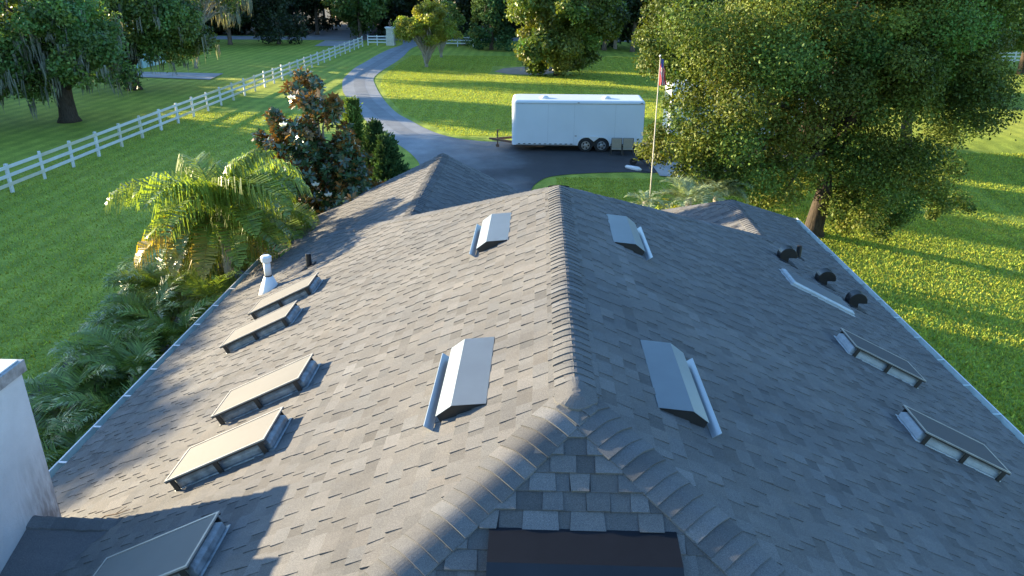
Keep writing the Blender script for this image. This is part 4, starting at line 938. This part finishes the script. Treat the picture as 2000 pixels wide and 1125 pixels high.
places = [(-7.9, 9.2, 1.35), (-8.9, 9.7, 1.2), (-7.8, 10.6, 1.5), (-9.0, 11.2, 1.35), (-7.7, 12.1, 1.6), (-9.1, 12.7, 1.5), (-8.2, 13.4, 1.7), (-9.2, 14.2, 1.6), (-7.8, 14.7, 1.7), (-8.9, 15.6, 1.65), (-7.7, 16.2, 1.8), (-9.2, 17.0, 1.6), (-8.1, 17.9, 1.9), (-7.6, 19.2, 1.9), (-9.6, 18.4, 1.4), (-8.5, 8.0, 1.2)]
for i, (x, y, h) in enumerate(places):
    rr3 = np.random.default_rng(80+i); fr = []
    for k in range(26):
        el = rr3.uniform(-.1, 1.3); fr.append((2*pi*k*.382+rr3.normal()*.2, el, rr3.uniform(1.15, 1.65), rr3.uniform(1.2, 2.0), (1+.3*(el < .2), 1, .8), None))
    near = ['low bushy palm at the near end of the left bed', 'low bushy palm behind the chimney beside the lawn edge'][i % 2] if i < 2 else None
    lab = near or ('low bushy palm in the left bed, number %d counting away from the chimney' % (i+1))
    side_ = 'on the roof side' if x > -8.4 else 'on the lawn side'
    words = ['nearest', 'second nearest', 'third', 'fourth', 'fifth', 'sixth', 'seventh', 'eighth', 'ninth', 'tenth', 'eleventh', 'twelfth', 'thirteenth', 'fourteenth', 'fifteenth', 'sixteenth']
    order = sorted(range(len(places)), key=lambda q: places[q][1]).index(i)
    lab = 'low date palm %s of the left bed, %s from chimney' % (side_, words[order])
    palm('date_palm', lab, (x, y, 0), (x, y, h*.85+max(0, y-13)*.14), fr, 'date', .09, 90+i, group='low palms along the left eave', separate=False, ll=.62, n=38, hang=.35, lw=.016, vshape=.7)
# silver palms and shrub behind the roof on the right
for i, (px, py, Y, lab) in enumerate([(1262, 400, 24.5, 'small silvery palm frond clump left of the flagpole foot'), (1345, 392, 24.5, 'silvery arching palm in front of the oak, right of the flagpole'), (1400, 385, 25.5, 'silvery arching palm nearest the right rear roof')]):
    rr3 = np.random.default_rng(120+i); t = at(px, py, Y); n_ = 8 if i == 0 else 20; fr = [(2*pi*k*.382+rr3.normal()*.2, rr3.uniform(.3, 1.3), rr3.uniform(.7, 1.0) if i == 0 else rr3.uniform(1.0, 1.5), rr3.uniform(1.2, 2.2), (1, 1, 1), None) for k in range(n_)]
    palm('silver_palm', lab, (t[0], Y, 0), t, fr, 'fan', .12, 130+i, group='silvery palms behind the roof', separate=False, ll=.7, n=30, hang=.3, lw=.016, vshape=.7)
tree('shrub', 'low yellow-green shrub at the foot of the flagpole', 'shrub', (4.5, 25.2, 0), [((4.5, 25.2, 1.3), (.9, .8, .8), 1.0)], 'bright', .12, 420, .05, 140, nlimb=10, nclump=24, clump=(.22, .4), low=-.9)

# ------------------------------------------------------------------ wood edge
edge = [(545, 86, 'conifer', 4.6, 15, 'wood', 'dark conifer at the edge of the woods left of the white culvert apron'), (450, 87, 'oak_tree', 4.5, 14, 'wood', 'dark tree at the wood edge behind the pale bare tree'),
        (705, 76, 'oak_tree', 5.5, 12, 'oakdark', 'round dark oak across the road behind the fence corner'), (960, 97, 'conifer', 4.0, 12, 'cedar', 'dense dark cedar right of the gate with foliage to the ground'), (905, 88, 'oak_tree', 3.0, 11, 'wood', 'feathery tree behind the small bright tree'),
        (1235, 101, 'oak_tree', 5.0, 15, 'wood', 'dark tree at the wood edge just left of the big oak'), (1180, 98, 'oak_tree', 4.5, 14, 'wood', 'shadowy tree behind the rounded bushy tree'), (620, 68, 'oak_tree', 4.5, 14, 'wood', 'shaded tree beside the side road'), (1020, 96, 'oak_tree', 4.0, 15, 'wood', 'dark tree between the dense cedar and the rounded tree'),
        (830, 74, 'oak_tree', 4.5, 13, 'wood', 'dark tree across the road behind the gate opening'), (330, 90, 'oak_tree', 5, 13, 'wood', 'dark tree behind the shed'), (180, 95, 'oak_tree', 5, 14, 'wood', 'dark tree at the upper left behind the mossy oaks')]
for i, (px, py, nm, w, h, mt, lab) in enumerate(edge):
    g_ = on_ground(px, py); x, y = g_[0], g_[1]
    if nm == 'conifer':
        C = [((x, y, h*(.1+.85*k/9)), (w*(1-k/11.), w*(1-k/11.), h*.07), .12) for k in range(9)]
        tree('conifer', lab, 'tree', (x, y, 0), C, mt, .34, 150, .25, 200+i, nlimb=4, nclump=110, clump=(.6, 1.1), low=-1, bark='pine', trunk_top=(x, y, h*.8), flatten=1.1)
    else:
        tree(nm, lab, 'tree', (x, y, 0), [((x, y, h*.56), (w, w*.9, h*.47), 1.0)], mt, .42, 130, .28, 200+i, nlimb=10, nclump=80, clump=(.9, 1.7), low=-1, bark='pine')
def woodland(name, label, spots, seed, mat='wood'):
    r = np.random.default_rng(seed); Vs = []; Ts = []; m = MB()
    for (x, y, h, w) in spots:
        C, R = blob(r, (x, y, h*.52), (w, w, h*.54), 34, 1.1, 2.3, -1); V, T = leafs(r, C, R, 44, .62, shell=.2); Vs.append(V); Ts.append(T)
        m.tube([(x, y, -.1), (x+r.normal()*.3, y, h*.5), (x+r.normal()*.5, y, h*.95)], [.25, .18, .05], 7)
    o = quads(name, np.concatenate(Vs), np.concatenate(Ts), M[mat]); tag(o, label, 'woods', kind='stuff')
    o2 = m.build('tree_trunks', M['palebark'], o)
r = np.random.default_rng(77); sp_ = []
for row, (y0, n) in enumerate(((126, 26), (134, 26), (143, 26), (155, 24))):
    for k in range(n):
        x = -125+250*(k+r.random()*.8)/n
        if row == 0 and -40 < x < -26: continue
        sp_.append((x, y0+r.normal()*2.0, r.uniform(14, 20), r.uniform(3.6, 5.2)))
for k in range(60):
    x = -140+k*4.6
    if not -39 < x < -25: sp_.append((x+r.normal(), 125+r.normal()*1.2, r.uniform(3, 5.5), 2.8))
for k in range(16): sp_.append((-132+k*5.2+r.normal(), 107+r.normal()*1.5, r.uniform(10, 14), 4.3))
for k in range(5): sp_.append((-42+k*3.2, 163+r.normal(), 15, 4.5)); sp_.append((-41+k*3, 168, 5, 3.2))
for k in range(16): sp_.append((5+k*5.5+r.normal(), 106+r.normal()*2, r.uniform(13, 18), 4.3))
woodland('woodland', 'dark dense woods filling the background beyond the road', sp_, 78)
sp2 = [(-64+r.normal()*2.5, 2+k*5.4, r.uniform(5.5, 7.2), r.uniform(3.0, 4.0)) for k in range(20)]

woodland('tree_belt', 'belt of dark trees beyond the left field', sp2, 79)

# ------------------------------------------------------------------ grass tufts on the near lawns
def tufts(name, label, n, fx_, size, seed):
    r = np.random.default_rng(seed); X, Y = fx_(r, n); Z = gz(X, Y); n = len(X)
    a = r.random(n)*6.28; L = size*(.5+r.random(n)); w = L*.35; d = np.stack([np.cos(a), np.sin(a), np.zeros(n)], 1)
    tl = np.stack([r.normal(size=n)*.5, r.normal(size=n)*.5, np.ones(n)], 1)*L[:, None]; P = np.stack([X, Y, Z-.01], 1)
    V = np.stack([P-d*w[:, None], P+d*w[:, None], P+tl+d*w[:, None]*.2, P+tl-d*w[:, None]*.2], 1)
    v = np.clip(1+.25*r.normal(size=n), .4, 1.8); T = np.stack([v*(1+.12*r.normal(size=n)), v, v], 1)
    o = quads(name, V, np.clip(T, .1, 3), M['grassblade']); tag(o, label, 'grass', kind='stuff')
tufts('grass', 'tufted sunlit grass right of the house', 240000, lambda r, n: (7.6+r.random(n)**1.4*26, 11+r.random(n)*33), .065, 300)
def lf(r, n):
    X = -26+r.random(n)*19; Y = 12+r.random(n)**1.2*42; k = ((X < -11) | (Y > 24)) & (X < -15.5-.0*Y+np.clip(47-Y, 0, 12)*.75); return X[k], Y[k]
def mf(r, n):
    X = -15.4+r.random(n)*32; Y = 46.5+r.random(n)**1.1*48; k = (X > np.interp(Y, [47, 54, 63, 68, 76, 95], [-5.5, -9.6, -12.6, -14, -15.2, -15.5])) & ~((X > -5) & (X < 3.2) & (Y > 76) & (Y < 84)); return X[k], Y[k]
tufts('grass', 'sunlit mown grass inside the curve of the driveway', 200000, mf, .06, 302)
tufts('grass', 'small island of grass between the house roof and the apron', 30000, lambda r, n: (.9+r.random(n)*7, 24.5+r.random(n)*12), .05, 303)
tufts('grass', 'short mown grass between the fence and the palms', 120000, lf, .055, 301)
